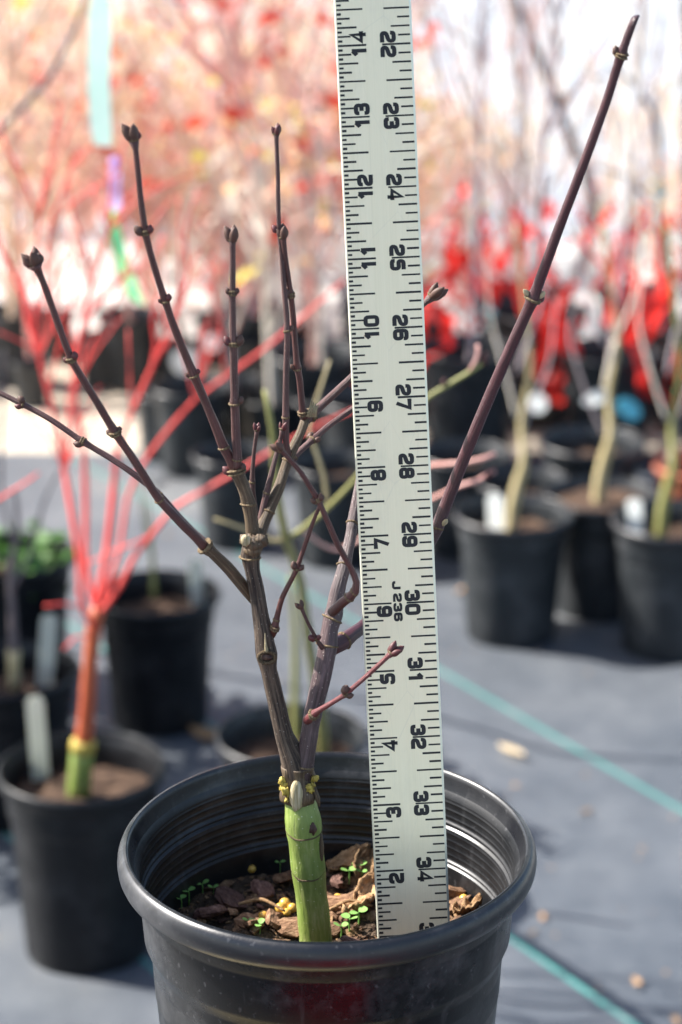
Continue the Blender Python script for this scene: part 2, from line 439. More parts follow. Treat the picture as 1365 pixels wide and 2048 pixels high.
# what the main pot stands on (below the picture): an upturned round stool
st = empty('round_stool', (POT.x, CY - .01, 0), 'low round wooden stool carrying the foreground pot, below the picture', 'stool')
mb = MB(); lathe(mb, [(0, POT.z-.03), (.115, POT.z-.03), (.12, POT.z-.026), (.12, POT.z-.004), (.116, POT.z-.0005), (0, POT.z-.0005)], 48); mb.build('seat', M['t_tan'], st)
for k in range(4):
    mb = MB(); g = R(45+90*k); tube(mb, [(.085*math.cos(g), .085*math.sin(g), POT.z-.03), (.105*math.cos(g), .105*math.sin(g), 0)], [.014, .011], 10, .1)
    mb.build('leg', M['t_tan'], st)

cr = empty('added_red_crate', (.0, .2, 0), 'added red plastic crate, unseen below the picture, put there to redden the pot front by reflection', 'crate')  # added, unseen crate: gives the pot front its red reflection
mb = MB(); box(mb, (-.2, -.14, 0), (.2, .14, .012))
for zz in (.03, .10, .17, .24, .31):
    box(mb, (-.2, .128, zz), (.2, .14, zz+.05)); box(mb, (-.2, -.14, zz), (.2, -.128, zz+.05)); box(mb, (-.2, -.126, zz), (-.188, .126, zz+.05)); box(mb, (.188, -.126, zz), (.2, .126, zz+.05))
for xx, yy in ((-.203, -.143), (.173, -.143), (-.203, .113), (.173, .113)): box(mb, (xx, yy, .0125), (xx+.03, yy+.03, .37))
mb.build('crate_body', M['crate_red'], cr, False)

# ------------------------------------------------------------------ potting mix, chips, seedlings in the main pot
SOILZ = RIMZ - .0465
def soil_h(x, y):
    return .0030*mnoise.noise(Vector((x*70, y*70, 1.3))) + .0016*mnoise.noise(Vector((x*220, y*220, 4.1))) + .0007*mnoise.noise(Vector((x*600, y*600, 7)))
mb = MB(); vs, fs = [], []; NR, NA = 44, 120; rs = .0668
vs.append((POT.x, POT.y, SOILZ + soil_h(0, 0)))
for i in range(1, NR+1):
    for j in range(NA):
        g = 2*math.pi*j/NA; rr = rs*i/NR; x, y = rr*math.cos(g), rr*math.sin(g)
        vs.append((POT.x+x, POT.y+y, SOILZ + soil_h(x, y)))
for j in range(NA): fs.append((0, 1+j, 1+(j+1) % NA))
for i in range(NR-1):
    for j in range(NA):
        a = 1+i*NA; fs.append((a+j, a+NA+j, a+NA+(j+1) % NA, a+(j+1) % NA))
mb.add(vs, fs); tag(mb.build('potting_mix', M['soil'], None, False), 'dark crumbly potting mix filling the foreground pot', 'soil', None, 'stuff')
def chip_mesh(name, m, lx, ly, lz, seed):
    rnd = random.Random(seed); mb = MB(); vs, fs = [], []
    A, B = 9, 5
    for i in range(B+1):
        ph = math.pi*i/B
        for j in range(A):
            g = 2*math.pi*j/A
            d = Vector((math.sin(ph)*math.cos(g), math.sin(ph)*math.sin(g), math.cos(ph)))
            e = Vector([math.copysign(abs(c)**.62, c) for c in d])
            q = 1 + .33*mnoise.noise(d*1.7 + Vector((seed*3.7, 0, 0))) + rnd.uniform(-.07, .07)
            vs.append((e.x*lx*q, e.y*ly*q + .25*lx*mnoise.noise(Vector((e.x*1.2, seed, 0))), e.z*lz*q + .22*lx*mnoise.noise(Vector((e.x*1.4, e.y, seed*2.0)))))
    for i in range(B):
        for j in range(A):
            j2 = (j+1) % A; fs.append((i*A+j, (i+1)*A+j, (i+1)*A+j2, i*A+j2))
    mb.add(vs, fs); return mb.mesh(name, [m], False)
chip_meshes = [chip_mesh('bark_chip', M['chip_brown' if i % 3 else 'chip_purple'], random.uniform(.0055, .0095), random.uniform(.003, .006), random.uniform(.0012, .0026), i+1) for i in range(12)]
trunk_xy = Vector((at(632, 1890, CY).x, CY))
RULER_FOOT = Vector((.0149, .758))
def free(x, y, d=.009):
    if (Vector((x, y)) - trunk_xy).length < d: return False
    if -.004 < x - RULER_FOOT.x < .034 and abs(y - RULER_FOOT.y - .006) < .009: return False
    return True
cnt = 0
# a few chips placed where the photo shows big ones, the rest scattered
spec_chips = [(462, 1800, .0105, .007, 'chip_purple', 'flat purplish bark chip at the left of the soil'), (525, 1778, .0075, .005, 'chip_purple', 'rounded purplish bark chip left of the green trunk'),
              (548, 1838, .0085, .0045, 'chip_brown', 'ridged brown bark chip leaning before the yellow beads'), (500, 1848, .008, .005, 'chip_brown', 'rough tan bark chip near the front left rim'),
              (585, 1853, .008, .006, 'chip_brown', 'craggy brown bark chip touching the trunk foot at left'), (675, 1763, .0055, .0032, 'chip_purple', 'small upright purple bark chip right of the trunk'),
              (672, 1806, .0085, .006, 'chip_brown', 'reddish bark chip right of the green trunk'), (720, 1790, .009, .005, 'chip_brown', 'pale twisted bark chip beside the ruler edge'),
              (920, 1810, .011, .006, 'chip_brown', 'tan bark chip right of the ruler by the rim'), (910, 1784, .006, .005, 'chip_brown', 'brown bark chip tucked behind the right ruler edge'),
              (420, 1825, .009, .005, 'chip_purple', 'dull bark chip in shade at the far left soil edge'), (570, 1755, .008, .005, 'chip_brown', 'streaked bark chip just left of the trunk in shade')]
for i, (px, py, lx, ly, mk, lab) in enumerate(spec_chips):
    P = atz(px, py, SOILZ + .003)
    o = link('bark_chip', chip_mesh('bark_chip', M[mk], lx*.78, ly*.8, .002, 40+i), None, P)
    o.rotation_euler = (random.uniform(-.5, .1)+.5, random.uniform(-.4, .4), random.uniform(0, 6.28)); tag(o, lab, 'bark chip', 'bark chips on the potting mix')
while cnt < 190:
    g = random.uniform(0, 6.283); rr = .062*math.sqrt(random.random()); x, y = rr*math.cos(g), rr*math.sin(g)
    if not free(POT.x+x, POT.y+y): continue
    o = link('bark_chip', random.choice(chip_meshes), None, (POT.x+x, POT.y+y, SOILZ + soil_h(x, y) + random.uniform(.0002, .0022)))
    s = random.choice([.2, .25, .32, .4, .5, .7]); o.scale = (s, s, s)
    o.rotation_euler = (random.uniform(-.6, .6), random.uniform(-.6, .6), random.uniform(0, 6.28))
    tag(o, 'small brown bark chip strewn among others over the potting mix', 'bark chip', 'bark chips on the potting mix'); cnt += 1
def ball(name, m, r):
    mb = MB(); lathe(mb, [(max(1e-5, r*math.sin(math.pi*i/8)), -r*math.cos(math.pi*i/8)) for i in range(9)], 14); return mb.mesh(name, [m])
pr = ball('fertiliser_bead', M['prill'], .0022)
for px, py, s, lab in [(570, 1808, 1.15, 'yellow fertiliser bead, upper one of the cluster left of the trunk'), (561, 1817, 1.05, 'yellow fertiliser bead, lower left one of the cluster left of the trunk'),
                       (574, 1825, .8, 'small yellow fertiliser bead under the cluster left of the trunk'), (527, 1832, .95, 'orange fertiliser bead lying left of the bead cluster'),
                       (676, 1797, .95, 'yellow fertiliser bead right of the green trunk'), (928, 1798, .9, 'orange fertiliser bead behind the right ruler edge'),
                       (938, 1804, .75, 'small tan fertiliser bead near the rim right of ruler'), (585, 1816, .9, 'pale yellow bead half hidden at the trunk side'),
                       (504, 1738, .8, 'whitish bead in shade at the back left of soil')]:
    P = atz(px, py, SOILZ + .003); o = link('fertiliser_bead', pr, None, P); o.scale = (s, s, s); tag(o, lab, 'bead', 'fertiliser beads')
def seedling(P, s, rz, label):
    o = empty('seedling', P, label, 'seedling', 'green seedlings in the foreground pot', rz)
    s *= .72; h = .0045*s
    mb = MB(); tube(mb, [(0, 0, -.003), (.0004*s, 0, h*.5), (0, 0, h)], [.00035*s, .0003*s, .00028*s], 6, .002); mb.build('stem', M['seedling'], o)
    for k in range(2):
        mb = MB(); vs, fs = [], []
        ax = 0 if k == 0 else math.pi
        tilt = random.uniform(.1, .5)
        n = 12
        L, W = .0036*s*random.uniform(.85, 1.2), .0019*s*random.uniform(.85, 1.15)
        vs.append((L*.55, 0, h+L*.55*tilt))
        for j in range(n):
            g = 2*math.pi*j/n
            x = L*.55 + L*.45*math.cos(g); y = W*math.sin(g)
            vs.append((x, y, h + x*tilt + .0006*s*(abs(math.sin(g))*.6)))
        c, sn = math.cos(ax), math.sin(ax)
        vs = [(x*c-y*sn, x*sn+y*c, z) for x, y, z in vs]
        for j in range(n): fs.append((0, 1+j, 1+(j+1) % n))
        vs.append((0, 0, h)); fs.append((n+1, 1+n//2-1, 1+n//2, 1+n//2+1))
        mb.add(vs, fs); mb.build('leaf', M['seedling'], o)
    return o
for px, py, s, rz, lab in [(511, 1706, 1.5, .5, 'large round leaved seedling at the back left of the soil'), (545, 1704, 1.2, .3, 'seedling with two leaves just left of the trunk at the back'),
                           (533, 1709, .9, .2, 'small seedling between the two back left ones'), (672, 1709, 1.0, .1, 'seedling at the back just right of the trunk'),
                           (686, 1712, .9, .6, 'second seedling at the back right of the trunk'), (726, 1711, 1.25, -.4, 'bright seedling close to the ruler at the back'),
                           (718, 1748, 1.2, .4, 'seedling halfway down the ruler left side'), (698, 1758, 1.2, .4, 'pair of pale leaves left of the ruler, mid soil'), (724, 1756, .9, 0, 'yellowish seedling touching the ruler edge'),
                           (405, 1782, 1.0, .4, 'upper seedling in shade at the far left of the soil'), (378, 1798, 1.1, .9, 'lower seedling in shade at the far left of the soil'), (427, 1786, .8, .2, 'tiny seedling right of the far left pair'),
                           (363, 1812, 1.0, 1.0, 'leftmost seedling by the left rim'), (497, 1853, .9, .3, 'seedling on the tan chip at front left'), (520, 1865, 1.1, 1.2, 'pale seedling by the front rim left of trunk'),
                           (717, 1845, 1.4, .5, 'tall seedling with raised leaves in front of the ruler'), (700, 1858, 1.4, 2.4, 'round leaved seedling at the trunk foot, front right'), (682, 1868, 1.1, .2, 'seedling by the front rim right of the trunk'),
                           (560, 1737, .9, .2, 'small seedling in shade left of the trunk')]:
    seedling(atz(px, py, SOILZ + .002), s, rz, lab)
# dry curled leaves and bits of straw
def curl_leaf(px, py, L, W, rz, seed, label):
    mb = MB(); vs, fs = [], []; n, k = 14, 8
    for i in range(n+1):
        t = i/n; wd = W*math.sin(math.pi*min(1, t*.92+.06))**.7*(1+.35*mnoise.noise(Vector((t*6, seed, 0))))
        for j in range(k+1):
            s = j/k*2-1
            vs.append(((t-.5)*L, s*wd, .005*mnoise.noise(Vector((t*5, s*2.2, seed))) + .0045*abs(s)**1.5 + .006*t*t + .0016*mnoise.noise(Vector((t*16, s*6, seed)))))
    for i in range(n):
        for j in range(k): fs.append((i*(k+1)+j, (i+1)*(k+1)+j, (i+1)*(k+1)+j+1, i*(k+1)+j+1))
    vs = [(a*.72, b*.72, c*.66) for a, b, c in vs]
    mb.add(vs, fs); o = mb.build('dry_leaf', M['leaf_dry'], None, True, atz(px, py, SOILZ+.004)); o.rotation_euler = (random.uniform(-.3, .4), random.uniform(-.3, .3), rz)
    sm = o.modifiers.new('thickness', 'SOLIDIFY'); sm.thickness = .0004
    tag(o, label, 'dry leaf', 'dry curled leaves on the soil')
curl_leaf(700, 1726, .026, .0065, .35, 1.0, 'long crumpled tan leaf at the back right of the trunk'); curl_leaf(728, 1735, .02, .007, 1.3, 2.0, 'pinkish brown leaf standing beside the ruler')
curl_leaf(733, 1790, .022, .006, 1.0, 3.0, 'curled pale leaf half way along the ruler side'); curl_leaf(715, 1822, .018, .005, .3, 4.0, 'brown leaf curl at the front right of the trunk')
curl_leaf(934, 1826, .016, .0045, .3, 5.0, 'tan leaf right of the ruler beneath the rim')
for a, b, lab in [((478, 1808), (570, 1822), 'thin tan straw lying across the chips left of trunk'), ((655, 1822), (745, 1812), 'dry leaf stalk right of the trunk foot')]:
    A, B = atz(*a, SOILZ+.005), atz(*b, SOILZ+.006); Cc = (A+B)/2 + Vector((0, .002, .0025)); mb = MB()
    tube(mb, [A, Cc, B], [.0007, .0008, .0005], 7, .002); tag(mb.build('straw', M['leaf_dry']), lab, 'straw', 'dry straws on the soil')

mb = MB(); rd = random.Random(8)
for k in range(2600):
    g = rd.uniform(0, 6.283); rr = .0655*math.sqrt(rd.random()); x, y = rr*math.cos(g), rr*math.sin(g)
    if (Vector((POT.x+x, POT.y+y)) - trunk_xy).length < .0068: continue
    a = rd.uniform(.0004, .0013)*(1 + 1.5*(rd.random() < .05)); e = rd.uniform(.3, .9); c = Vector((POT.x+x, POT.y+y, SOILZ + soil_h(x, y) + a*.3))
    q = Matrix.Rotation(rd.uniform(0, 6.28), 3, 'Z') @ Matrix.Rotation(rd.uniform(-1, 1), 3, 'X')
    P_ = [c + q @ Vector(v) for v in ((-a*1.5, 0, 0), (0, -a*e, -a*.3), (a*1.5, 0, 0), (0, a*e, -a*.2), (0, 0, a*.7))]
    mb.add(P_, [(0, 1, 4), (1, 2, 4), (2, 3, 4), (3, 0, 4), (3, 2, 1, 0)], None, rd.choice((0, 0, 1, 1, 2)))
tag(mb.build('mulch_crumbs', [M['soil_far'], M['chip_brown'], M['leaf_dry']], None, False), 'fine bark crumbs and fibres covering the soil of the foreground pot', 'mulch', None, 'stuff')

# ------------------------------------------------------------------ the ruler
INCH = .0254
RW, RT = 1.088*INCH, .06*INCH
a_, l_, yw_ = -.047, .211, .025
d = Vector((math.sin(a_), math.sin(l_), 0)); d.z = math.sqrt(1-d.x**2-d.y**2)
u = Vector((math.cos(yw_), math.sin(yw_), 0)); u = (u - d*u.dot(d)).normalized(); nrm = u.cross(d)      # nrm points to the viewer
base = Vector((.586*INCH, 29.85*INCH, CAM_H - 18.184*INCH))
ruler = empty('aluminium_ruler', base, 'brushed metal yardstick with black inch marks standing upright in the foreground pot', 'ruler')
Mx = Matrix((u, d, nrm)).transposed().to_4x4(); Mx.translation = base; ruler.matrix_world = Mx
def rulermat():
    m = mat('brushed_aluminium', (.63, .63, .57),   .42, .5, .32)
    s = nz(m, _old(m, 'Object', (2600, 9, 1)), 1.0, 4, .7); s2 = nz(m, _old(m, 'Object', (260, 5, 1)), 1.0, 3)
    c = ramp(m, s, [(.25, (.80, .71, .475)), (.5, (.85, .755, .52)), (.75, (.89, .80, .565))])
    c = mix(m, .25, c, ramp(m, s2, [(.3, (.78, .69, .45)), (.7, (.89, .80, .57))]))
    scr = N(m, 'ShaderNodeTexVoronoi', Scale=1.0); scr.feature = 'DISTANCE_TO_EDGE'; L_(m, _old(m, 'Object', (90, 24, 1)), scr.inputs[0])
    smg = nz(m, _old(m, 'Object', (38, 14, 1)), 1.0, 6, .7)
    c = mix(m, ramp(m, smg, [(.50, (0,)*3), (.72, (.30,)*3)]), c, (.50, .46, .36))
    c = mix(m, ramp(m, scr.outputs[0], [(.0, (.12,)*3), (.006, (0,)*3)]), c, (.3, .3, .28))
    L_(m, c, bsdf(m).inputs['Base Color'])
    L_(m, ramp(m, s, [(.3, (.36,)*3), (.7, (.5,)*3)]), bsdf(m).inputs['Roughness'])
    bump(m, s, .00004, .35); return m
M['ruler'] = rulermat()
M['ruler_edge'] = mat('ruler_edge', (.70, .69, .55), .35, .5, .5)
M['ink'] = mat('ink_black', (.012, .011, .012), .5, .4)
mb = MB(); bv = .0004
vs = []; 
sec = [(0, -RT), (0, -bv), (bv, 0), (RW-bv*2, 0), (RW, -bv*1.5), (RW, -RT)]
for yy in (0.0, 36*INCH):
    for x, z in sec: vs.append((x, yy, z))
n = len(sec); fs = [tuple(range(n-1, -1, -1)), tuple(range(n, 2*n))]
mb.add(vs, fs, None, 1)
o_ = len(mb.v) - 2*n
for i in range(n):
    j = (i+1) % n; mb.f.append((o_+i, o_+j, o_+n+j, o_+n+i)); mb.m.append(0 if i == 2 else 1)
mb.build('blade', [M['ruler'], M['ruler_edge']], ruler, False)
INK = .00006
def quad(mb, x0, y0, x1, y1, z=INK): mb.add([(x0,y0,z),(x1,y0,z),(x1,y1,z),(x0,y1,z)], [(0,1,2,3)])
mb = MB(); th = .0135*INCH
rnd = random.Random(3)
for k in range(1, 36*16):
    y = k/16*INCH
    if k % 16 == 0: ln = .40
    elif k % 8 == 0: ln = .365
    elif k % 4 == 0: ln = .272
    elif k % 2 == 0: ln = .182
    else: ln = .062
    x0 = .030*INCH + rnd.uniform(-.003, .003)*INCH; t = th*rnd.uniform(.85, 1.12)*(1.15 if ln < .07 else 1)
    quad(mb, x0, y-t, x0 + ln*INCH, y+t)
for k in range(1, 36*8):
    y = k/8*INCH - .004*INCH
    if k % 8 == 0: ln = .40
    elif k % 4 == 0: ln = .36
    elif k % 2 == 0: ln = .265
    else: ln = .172
    x1 = RW - .034*INCH + rnd.uniform(-.003, .003)*INCH; t = th*rnd.uniform(.85, 1.12)
    quad(mb, x1 - ln*INCH, y-t, x1, y+t)
mb.build('tick_marks', M['ink'], ruler, False)
# numerals: stroked, square-shouldered figures
def rnd_poly(pts, r, closed=False):
    out = []; n = len(pts)
    for i in range(n):
        p = Vector(pts[i])
        if not closed and i in (0, n-1): out.append(p); continue
        a, b = Vector(pts[i-1]), Vector(pts[(i+1) % n])
        ra = min(r, (a-p).length*.48); rb = min(r, (b-p).length*.48)
        A = p + (a-p).normalized()*ra; B = p + (b-p).normalized()*rb
        for k in range(5):
            t = k/4; out.append(A*(1-t)**2 + p*2*t*(1-t) + B*t*t)
    return out
def stroke(mb, pts, wd, put, z, closed=False):
    n = len(pts); vs = []; fs = []
    for i in range(n):
        if closed: a, b = pts[i-1], pts[(i+1) % n]
        else: a, b = pts[max(i-1, 0)], pts[min(i+1, n-1)]
        p = pts[i]
        t1 = (p-a).normalized() if (p-a).length > 1e-9 else (b-p).normalized()
        t2 = (b-p).normalized() if (b-p).length > 1e-9 else t1
        t = (t1+t2); t = t.normalized() if t.length > 1e-6 else t1
        nn = Vector((-t.y, t.x)); m1 = Vector((-t1.y, t1.x))
        k = min(1.5, 1/max(.3, nn.dot(m1)))
        for s in (1, -1):
            q = p + nn*(s*wd/2*k); vs.append((*put(q.x, q.y), z))
    for i in range(n if closed else n-1):
        j = (i+1) % n; fs.append((2*i, 2*i+1, 2*j+1, 2*j))
    mb.add(vs, fs)
GL = {  # figure box 0.8 wide, 1 high (centre lines)
 '0': [([(.0,.0),(.0,1),(.8,1),(.8,0)], True)],
 '1': [([(.52,-.13),(.52,1.13)], False), ([(.10,.72),(.50,1.06)], False)],
 '2': [([(0,.70),(0,1),(.8,1),(.8,.56),(0,.36),(0,0),(.93,0)], False)],
 '3': [([(0,.72),(0,1),(.78,1),(.78,.54),(.22,.52)], False), ([(.40,.52),(.8,.52),(.8,0),(0,0),(0,.28)], False)],
 '4': [([(.66,-.13),(.66,1.1),(.0,.28),(.98,.28)], False)],
 '5': [([(.9,1),(.05,1),(.03,.56),(.8,.60),(.8,0),(0,0),(0,.26)], False)],
 '6': [([(.8,.74),(.8,1),(0,1),(0,.3)], False), ([(0,0),(0,.56),(.8,.56),(.8,0)], True)],
 '7': [([(-.13,1),(.8,1),(.28,-.13)], False)],
 '8': [([(0,0),(0,.52),(.8,.52),(.8,0)], True), ([(.03,.54),(.03,1),(.77,1),(.77,.54)], True)],
 '9': [([(0,.26),(0,0),(.8,0),(.8,.7)], False), ([(0,.44),(0,1),(.8,1),(.8,.44)], True)],
 'J': [([(.8,1.13),(.8,0),(0,0),(0,.35)], False)],
}
def glyph(mb, ch, put, wd=.37, zi=0):
    for k, (pts, closed) in enumerate(GL[ch]):
        r = .0 if ch in '147' else .26
        P = rnd_poly(pts, r, closed) if r else [Vector(p) for p in pts]
        stroke(mb, P, wd, put, INK + .00003*(k+1+zi), closed)
gh, gw = .215*INCH/1.3, .156*INCH/1.1       # centre-line height, width unit
def put_num(mb, s, xc, yc, ccw, sh=1.0, sw=None, adv=.203):
    sw = sw or sh; adv *= INCH
    for i, ch in enumerate(s):
        off = (i-(len(s)-1)/2)*adv
        def put(gx, gy, off=off):
            ax = (gx-.4)*gw*sw + off; ay = (gy-.5)*gh*sh        # along reading direction, up of the text
            return (xc - ay, yc + ax) if ccw else (xc + ay, yc - ax)
        glyph(mb, ch, put)
mb = MB()
for k in range(1, 36):
    s = str(k)
    yc = k*INCH + (.008*INCH if len(s) > 1 else -.116*INCH)
    put_num(mb, s, .325*INCH, yc, True)
for k in range(1, 36):
    s = str(36-k)
    yc = k*INCH - .004*INCH if len(s) > 1 else k*INCH + .12*INCH
    put_num(mb, s, RW - .350*INCH, yc, False)
mb.build('numerals', M['ink'], ruler, False)
mb = MB()
put_num(mb, 'J', .515*INCH, 6.262*INCH, False, .57, .74); put_num(mb, '236', .522*INCH, 5.935*INCH, False, .57, .78, .142)
mb.build('model_number', M['ink'], ruler, False)

# ------------------------------------------------------------------ the pruned maple in the main pot
tree = empty('maple_sapling', (trunk_xy.x, CY, SOILZ), 'bare grafted maple with green trunk and purple brown stems in the foreground pot', 'sapling')
def P3(px, py, off): return at(px, py, CY + off)
def limb(name, pts, m, nodes=(), parent=None, sides=14, step=.0022, wob=.09, label=None, cut=None, rings=()):
    """pts: (px, py, width_px, depth offset); nodes: (px, py, kind, side)"""
    W = [P3(a, b, o) for a, b, w_, o in pts]; rad = [w_*pxm(P)/2*.97 for P, (a, b, w_, o) in zip(W, pts)]
    W = inv(tree, W)
    def near(px, py):
        best = None
        for i in range(len(pts)-1):
            ax, ay, aw, ao = pts[i]; bx, by, bw, bo = pts[i+1]
            q = ((px-ax)*(bx-ax)+(py-ay)*(by-ay))/max(1e-6, (bx-ax)**2+(by-ay)**2); q = min(1, max(0, q))
            X, Y = ax+(bx-ax)*q, ay+(by-ay)*q; dd = (X-px)**2+(Y-py)**2
            if best is None or dd < best[0]:
                best = (dd, P3(X, Y, ao+(bo-ao)*q)-tree.location, (W[i+1]-W[i]).normalized(), (aw*(1-q)+bw*q))
        return best[1:]
    mb = MB(); bumps = []
    info = []
    for nd in nodes:
        p, t, wd = near(nd[0], nd[1]); r = wd*.19e-3/2; info.append((nd, p, t, r)); bumps.append((p, r*{'none': .05, 'ring': .10, 'bud': .24, 'big': .34, 'tip': .42}[nd[2]], max(.0014, r*.8)))
    tube(mb, W, rad, sides, step, bumps, wob, 0, True, cut)
    for nd, p, t, r in info:                      # tan scar rings at the nodes
        if nd[2] in ('ring', 'bud', 'big', 'tip'):
            a = t.orthogonal().normalized()
            for k in ((0, 1) if nd[2] == 'big' else (0,)):
                sk = (t + Vector((random.uniform(-.16, .16), random.uniform(-.16, .16), random.uniform(-.16, .16)))).normalized()
                q = p + t*(k*.0010 - .0004); rr = r*{'ring': 1.07, 'bud': 1.24, 'big': 1.36, 'tip': 1.38}[nd[2]]
                tube(mb, [q - sk*.00045, q - sk*.0001, q + sk*.0002, q + sk*.0004], [rr*.95, rr*1.06, rr*1.05, rr*.94], sides, .0002, (), .22, 1)
    ob = mb.build(name, [m, M['node_tan']], tree)
    if label: ob['label'] = label
    for nd, p, t, r in info:
        if nd[2] in ('bud', 'big'):
            for s in (1, -1):
                if len(nd) > 3 and nd[3] and s != nd[3]: continue
                if random.random() < .14: continue
                side = Vector((s, random.uniform(-.5, .1), 0)); side = (side - t*side.dot(t)).normalized()
                bm_ = MB(); k = random.uniform(.62, 1.18)
                drop(bm_, p + side*r*.95 - t*.0004, (side*.42 + t*.95), .0031*k*(1.15 if nd[2] == 'big' else 1), .0012*k*(1.15 if nd[2] == 'big' else 1))
                bm_.build('bud', M['bud_red' if random.random() < .35 else 'bud_dark'], ob)
        if nd[2] == 'tip':
            for s in range(3 + (random.random() < .5)):
                g = s*2.1 + random.uniform(0, .6); side = t.orthogonal().normalized(); b2 = t.cross(side); dv = side*math.cos(g) + b2*math.sin(g)
                bm_ = MB(); k = random.uniform(.8, 1.25)
                drop(bm_, p + dv*r*.45 - t*.0008, t + dv*.38, .0045*k*min(1.3, max(.6, r/.0011)), .00125*k*min(1.2, max(.6, r/.0011)), tip=.12)
                bm_.build('bud', M['bud_dark' if (len(nd) < 4 or nd[3] != 2) else 'bud_red'], ob)
    return ob
# rootstock with graft scar
limb('rootstock', [(634, 1915, 72, 0), (631, 1869, 67, 0), (625, 1807, 66, 0), (617, 1736, 67, 0), (609, 1664, 72, 0), (606, 1633, 71, 0), (601, 1600, 64, .001), (598, 1588, 60, .001), (597, 1572, 48, .001)], M['rootstock'],
     [(617, 1738, 'none'), (608, 1655, 'none')], sides=28, step=.002, wob=.05)
for (px, py, w_) in ((617, 1738, 67), (609, 1656, 73)):     # thin pale scar lines round the rootstock
    mb = MB(); c = P3(px, py, 0) - tree.location; r = w_*pxm(P3(px, py, 0))/2
    pts = [c + Vector((math.cos(g)*r*1.0, math.sin(g)*r*1.0, .0011*mnoise.noise(Vector((g*1.3, px, 0))) + .0016*math.sin(g))) for g in [2*math.pi*k/40 for k in range(41)]]
    tube(mb, pts, [.00032]*41, 6, .01, (), .4); mb.build('scar_line', M['node_tan'], tree)
def blob(mb, c, rx, ry, rz_, seed, amp=.3, mi=0, seg=14):
    vs, fs = [], []
    for i in range(9):
        ph = math.pi*i/8
        for j in range(seg):
            g = 2*math.pi*j/seg; dd = Vector((math.sin(ph)*math.cos(g), math.sin(ph)*math.sin(g), math.cos(ph)))
            q = 1 + amp*mnoise.noise(dd*2.2 + Vector((seed, 0, 0)))
            vs.append((c[0]+dd.x*rx*q, c[1]+dd.y*ry*q, c[2]+dd.z*rz_*q))
    for i in range(8):
        for j in range(seg):
            j2 = (j+1) % seg; fs.append((i*seg+j, (i+1)*seg+j, (i+1)*seg+j2, i*seg+j2))
    mb.add(vs, fs, [(dv[0]*30, dv[2]) for dv in vs], mi)
fwd = Vector((0, -1, 0))
c = P3(598, 1578, 0) - tree.location
mb = MB(); tube(mb, [c - Vector((.0002, 0, .0048)), c - Vector((.0002, 0, .003)), c + Vector((0, 0, .001)), c + Vector((0, 0, .006)), c + Vector((0, 0, .010))], [.0057, .0060, .0061, .0060, .0056], 28, .0008, (), .38)
mb.build('graft_union', M['bark_tan'], tree)
mb = MB(); g = P3(594, 1578, 0) - tree.location + fwd*.0058
blob(mb, g, .0027, .0016, .0062, 3, .15); mb.build('graft_cut', M['cut_wood'], tree)
mb = MB()
for k in range(12):                                # remains of yellow grafting wax
    gx = [568, 574, 566, 571, 625, 617, 612, 629, 622][k % 9] + random.uniform(-4, 4); gy = [1558, 1574, 1568, 1586, 1558, 1566, 1574, 1552, 1566][k % 9] + random.uniform(-5, 5)
    p = P3(gx, gy, 0) - tree.location + fwd*(.0052 if 572 < gx < 624 else .0035)
    blob(mb, p, random.uniform(.0008, .0016), .0009, random.uniform(.0008, .0019), k*3.1, 1.1)
mb.build('grafting_wax', M['graft_yellow'], tree)
mb = MB(); blob(mb, P3(626, 1645, 0) - tree.location + fwd*.0056, .0016, .0012, .0026, 9, .6); mb.build('pruning_scar', M['bud_dark'], tree)
mb = MB(); blob(mb, P3(642, 1690, 0) - tree.location + fwd*.0026, .0012, .0014, .0065, 12, .5); mb.build('bark_patch', M['bark_tan'], tree)
mb = MB(); p = P3(628, 1568, 0) - tree.location + fwd*.003; tube(mb, [p, p + Vector((.0014, -.001, -.004)), p + Vector((.0022, -.001, -.0075))], [.0009, .0011, .0003], 7, .002, (), .3); mb.build('bark_flake', M['bark_tan'], tree)
# shoulder where the two stems part
limb('stem', [(598, 1585, 60, .001), (596, 1560, 62, .001), (594, 1541, 60, 0), (588, 1518, 54, 0), (577, 1492, 44, 0), (570, 1474, 40, 0), (553, 1404, 35, .001), (538, 1340, 35, 0), (534, 1310, 42, 0), (529, 1275, 40, 0), (523, 1240, 35, .001),
              (514.5, 1187, 32, .003), (505, 1140, 32, .004), (501, 1110, 37, .004), (506, 1089, 40, .004), (509, 1072, 34, .004)], M['bark_grey'], [(501, 1112, 'ring'), (535, 1308, 'none')], sides=24, wob=.09, label='grey brown furrowed left stem')
limb('stem', [(603, 1560, 40, 0), (606, 1540, 38, -.001), (613, 1510, 36, -.001), (622, 1451, 36, 0), (632, 1404, 37, .001), (643, 1357, 39, .002), (655, 1298, 39, .004), (660, 1258, 34, .006), (668, 1228, 36, .008), (677, 1176, 31, .012),
              (687, 1140, 27, .016), (694, 1110, 25, .020), (702, 1070, 23, .026), (712, 1005, 20, .034), (724, 940, 17, .042), (738, 870, 13, .048)], M['bark_purple'],
     [(612, 1530, 'ring'), (628, 1428, 'none'), (656, 1288, 'ring'), (667, 1236, 'ring'), (690, 1128, 'ring'), (705, 1045, 'ring')], sides=22, wob=.05, label='smooth purple grey right stem')
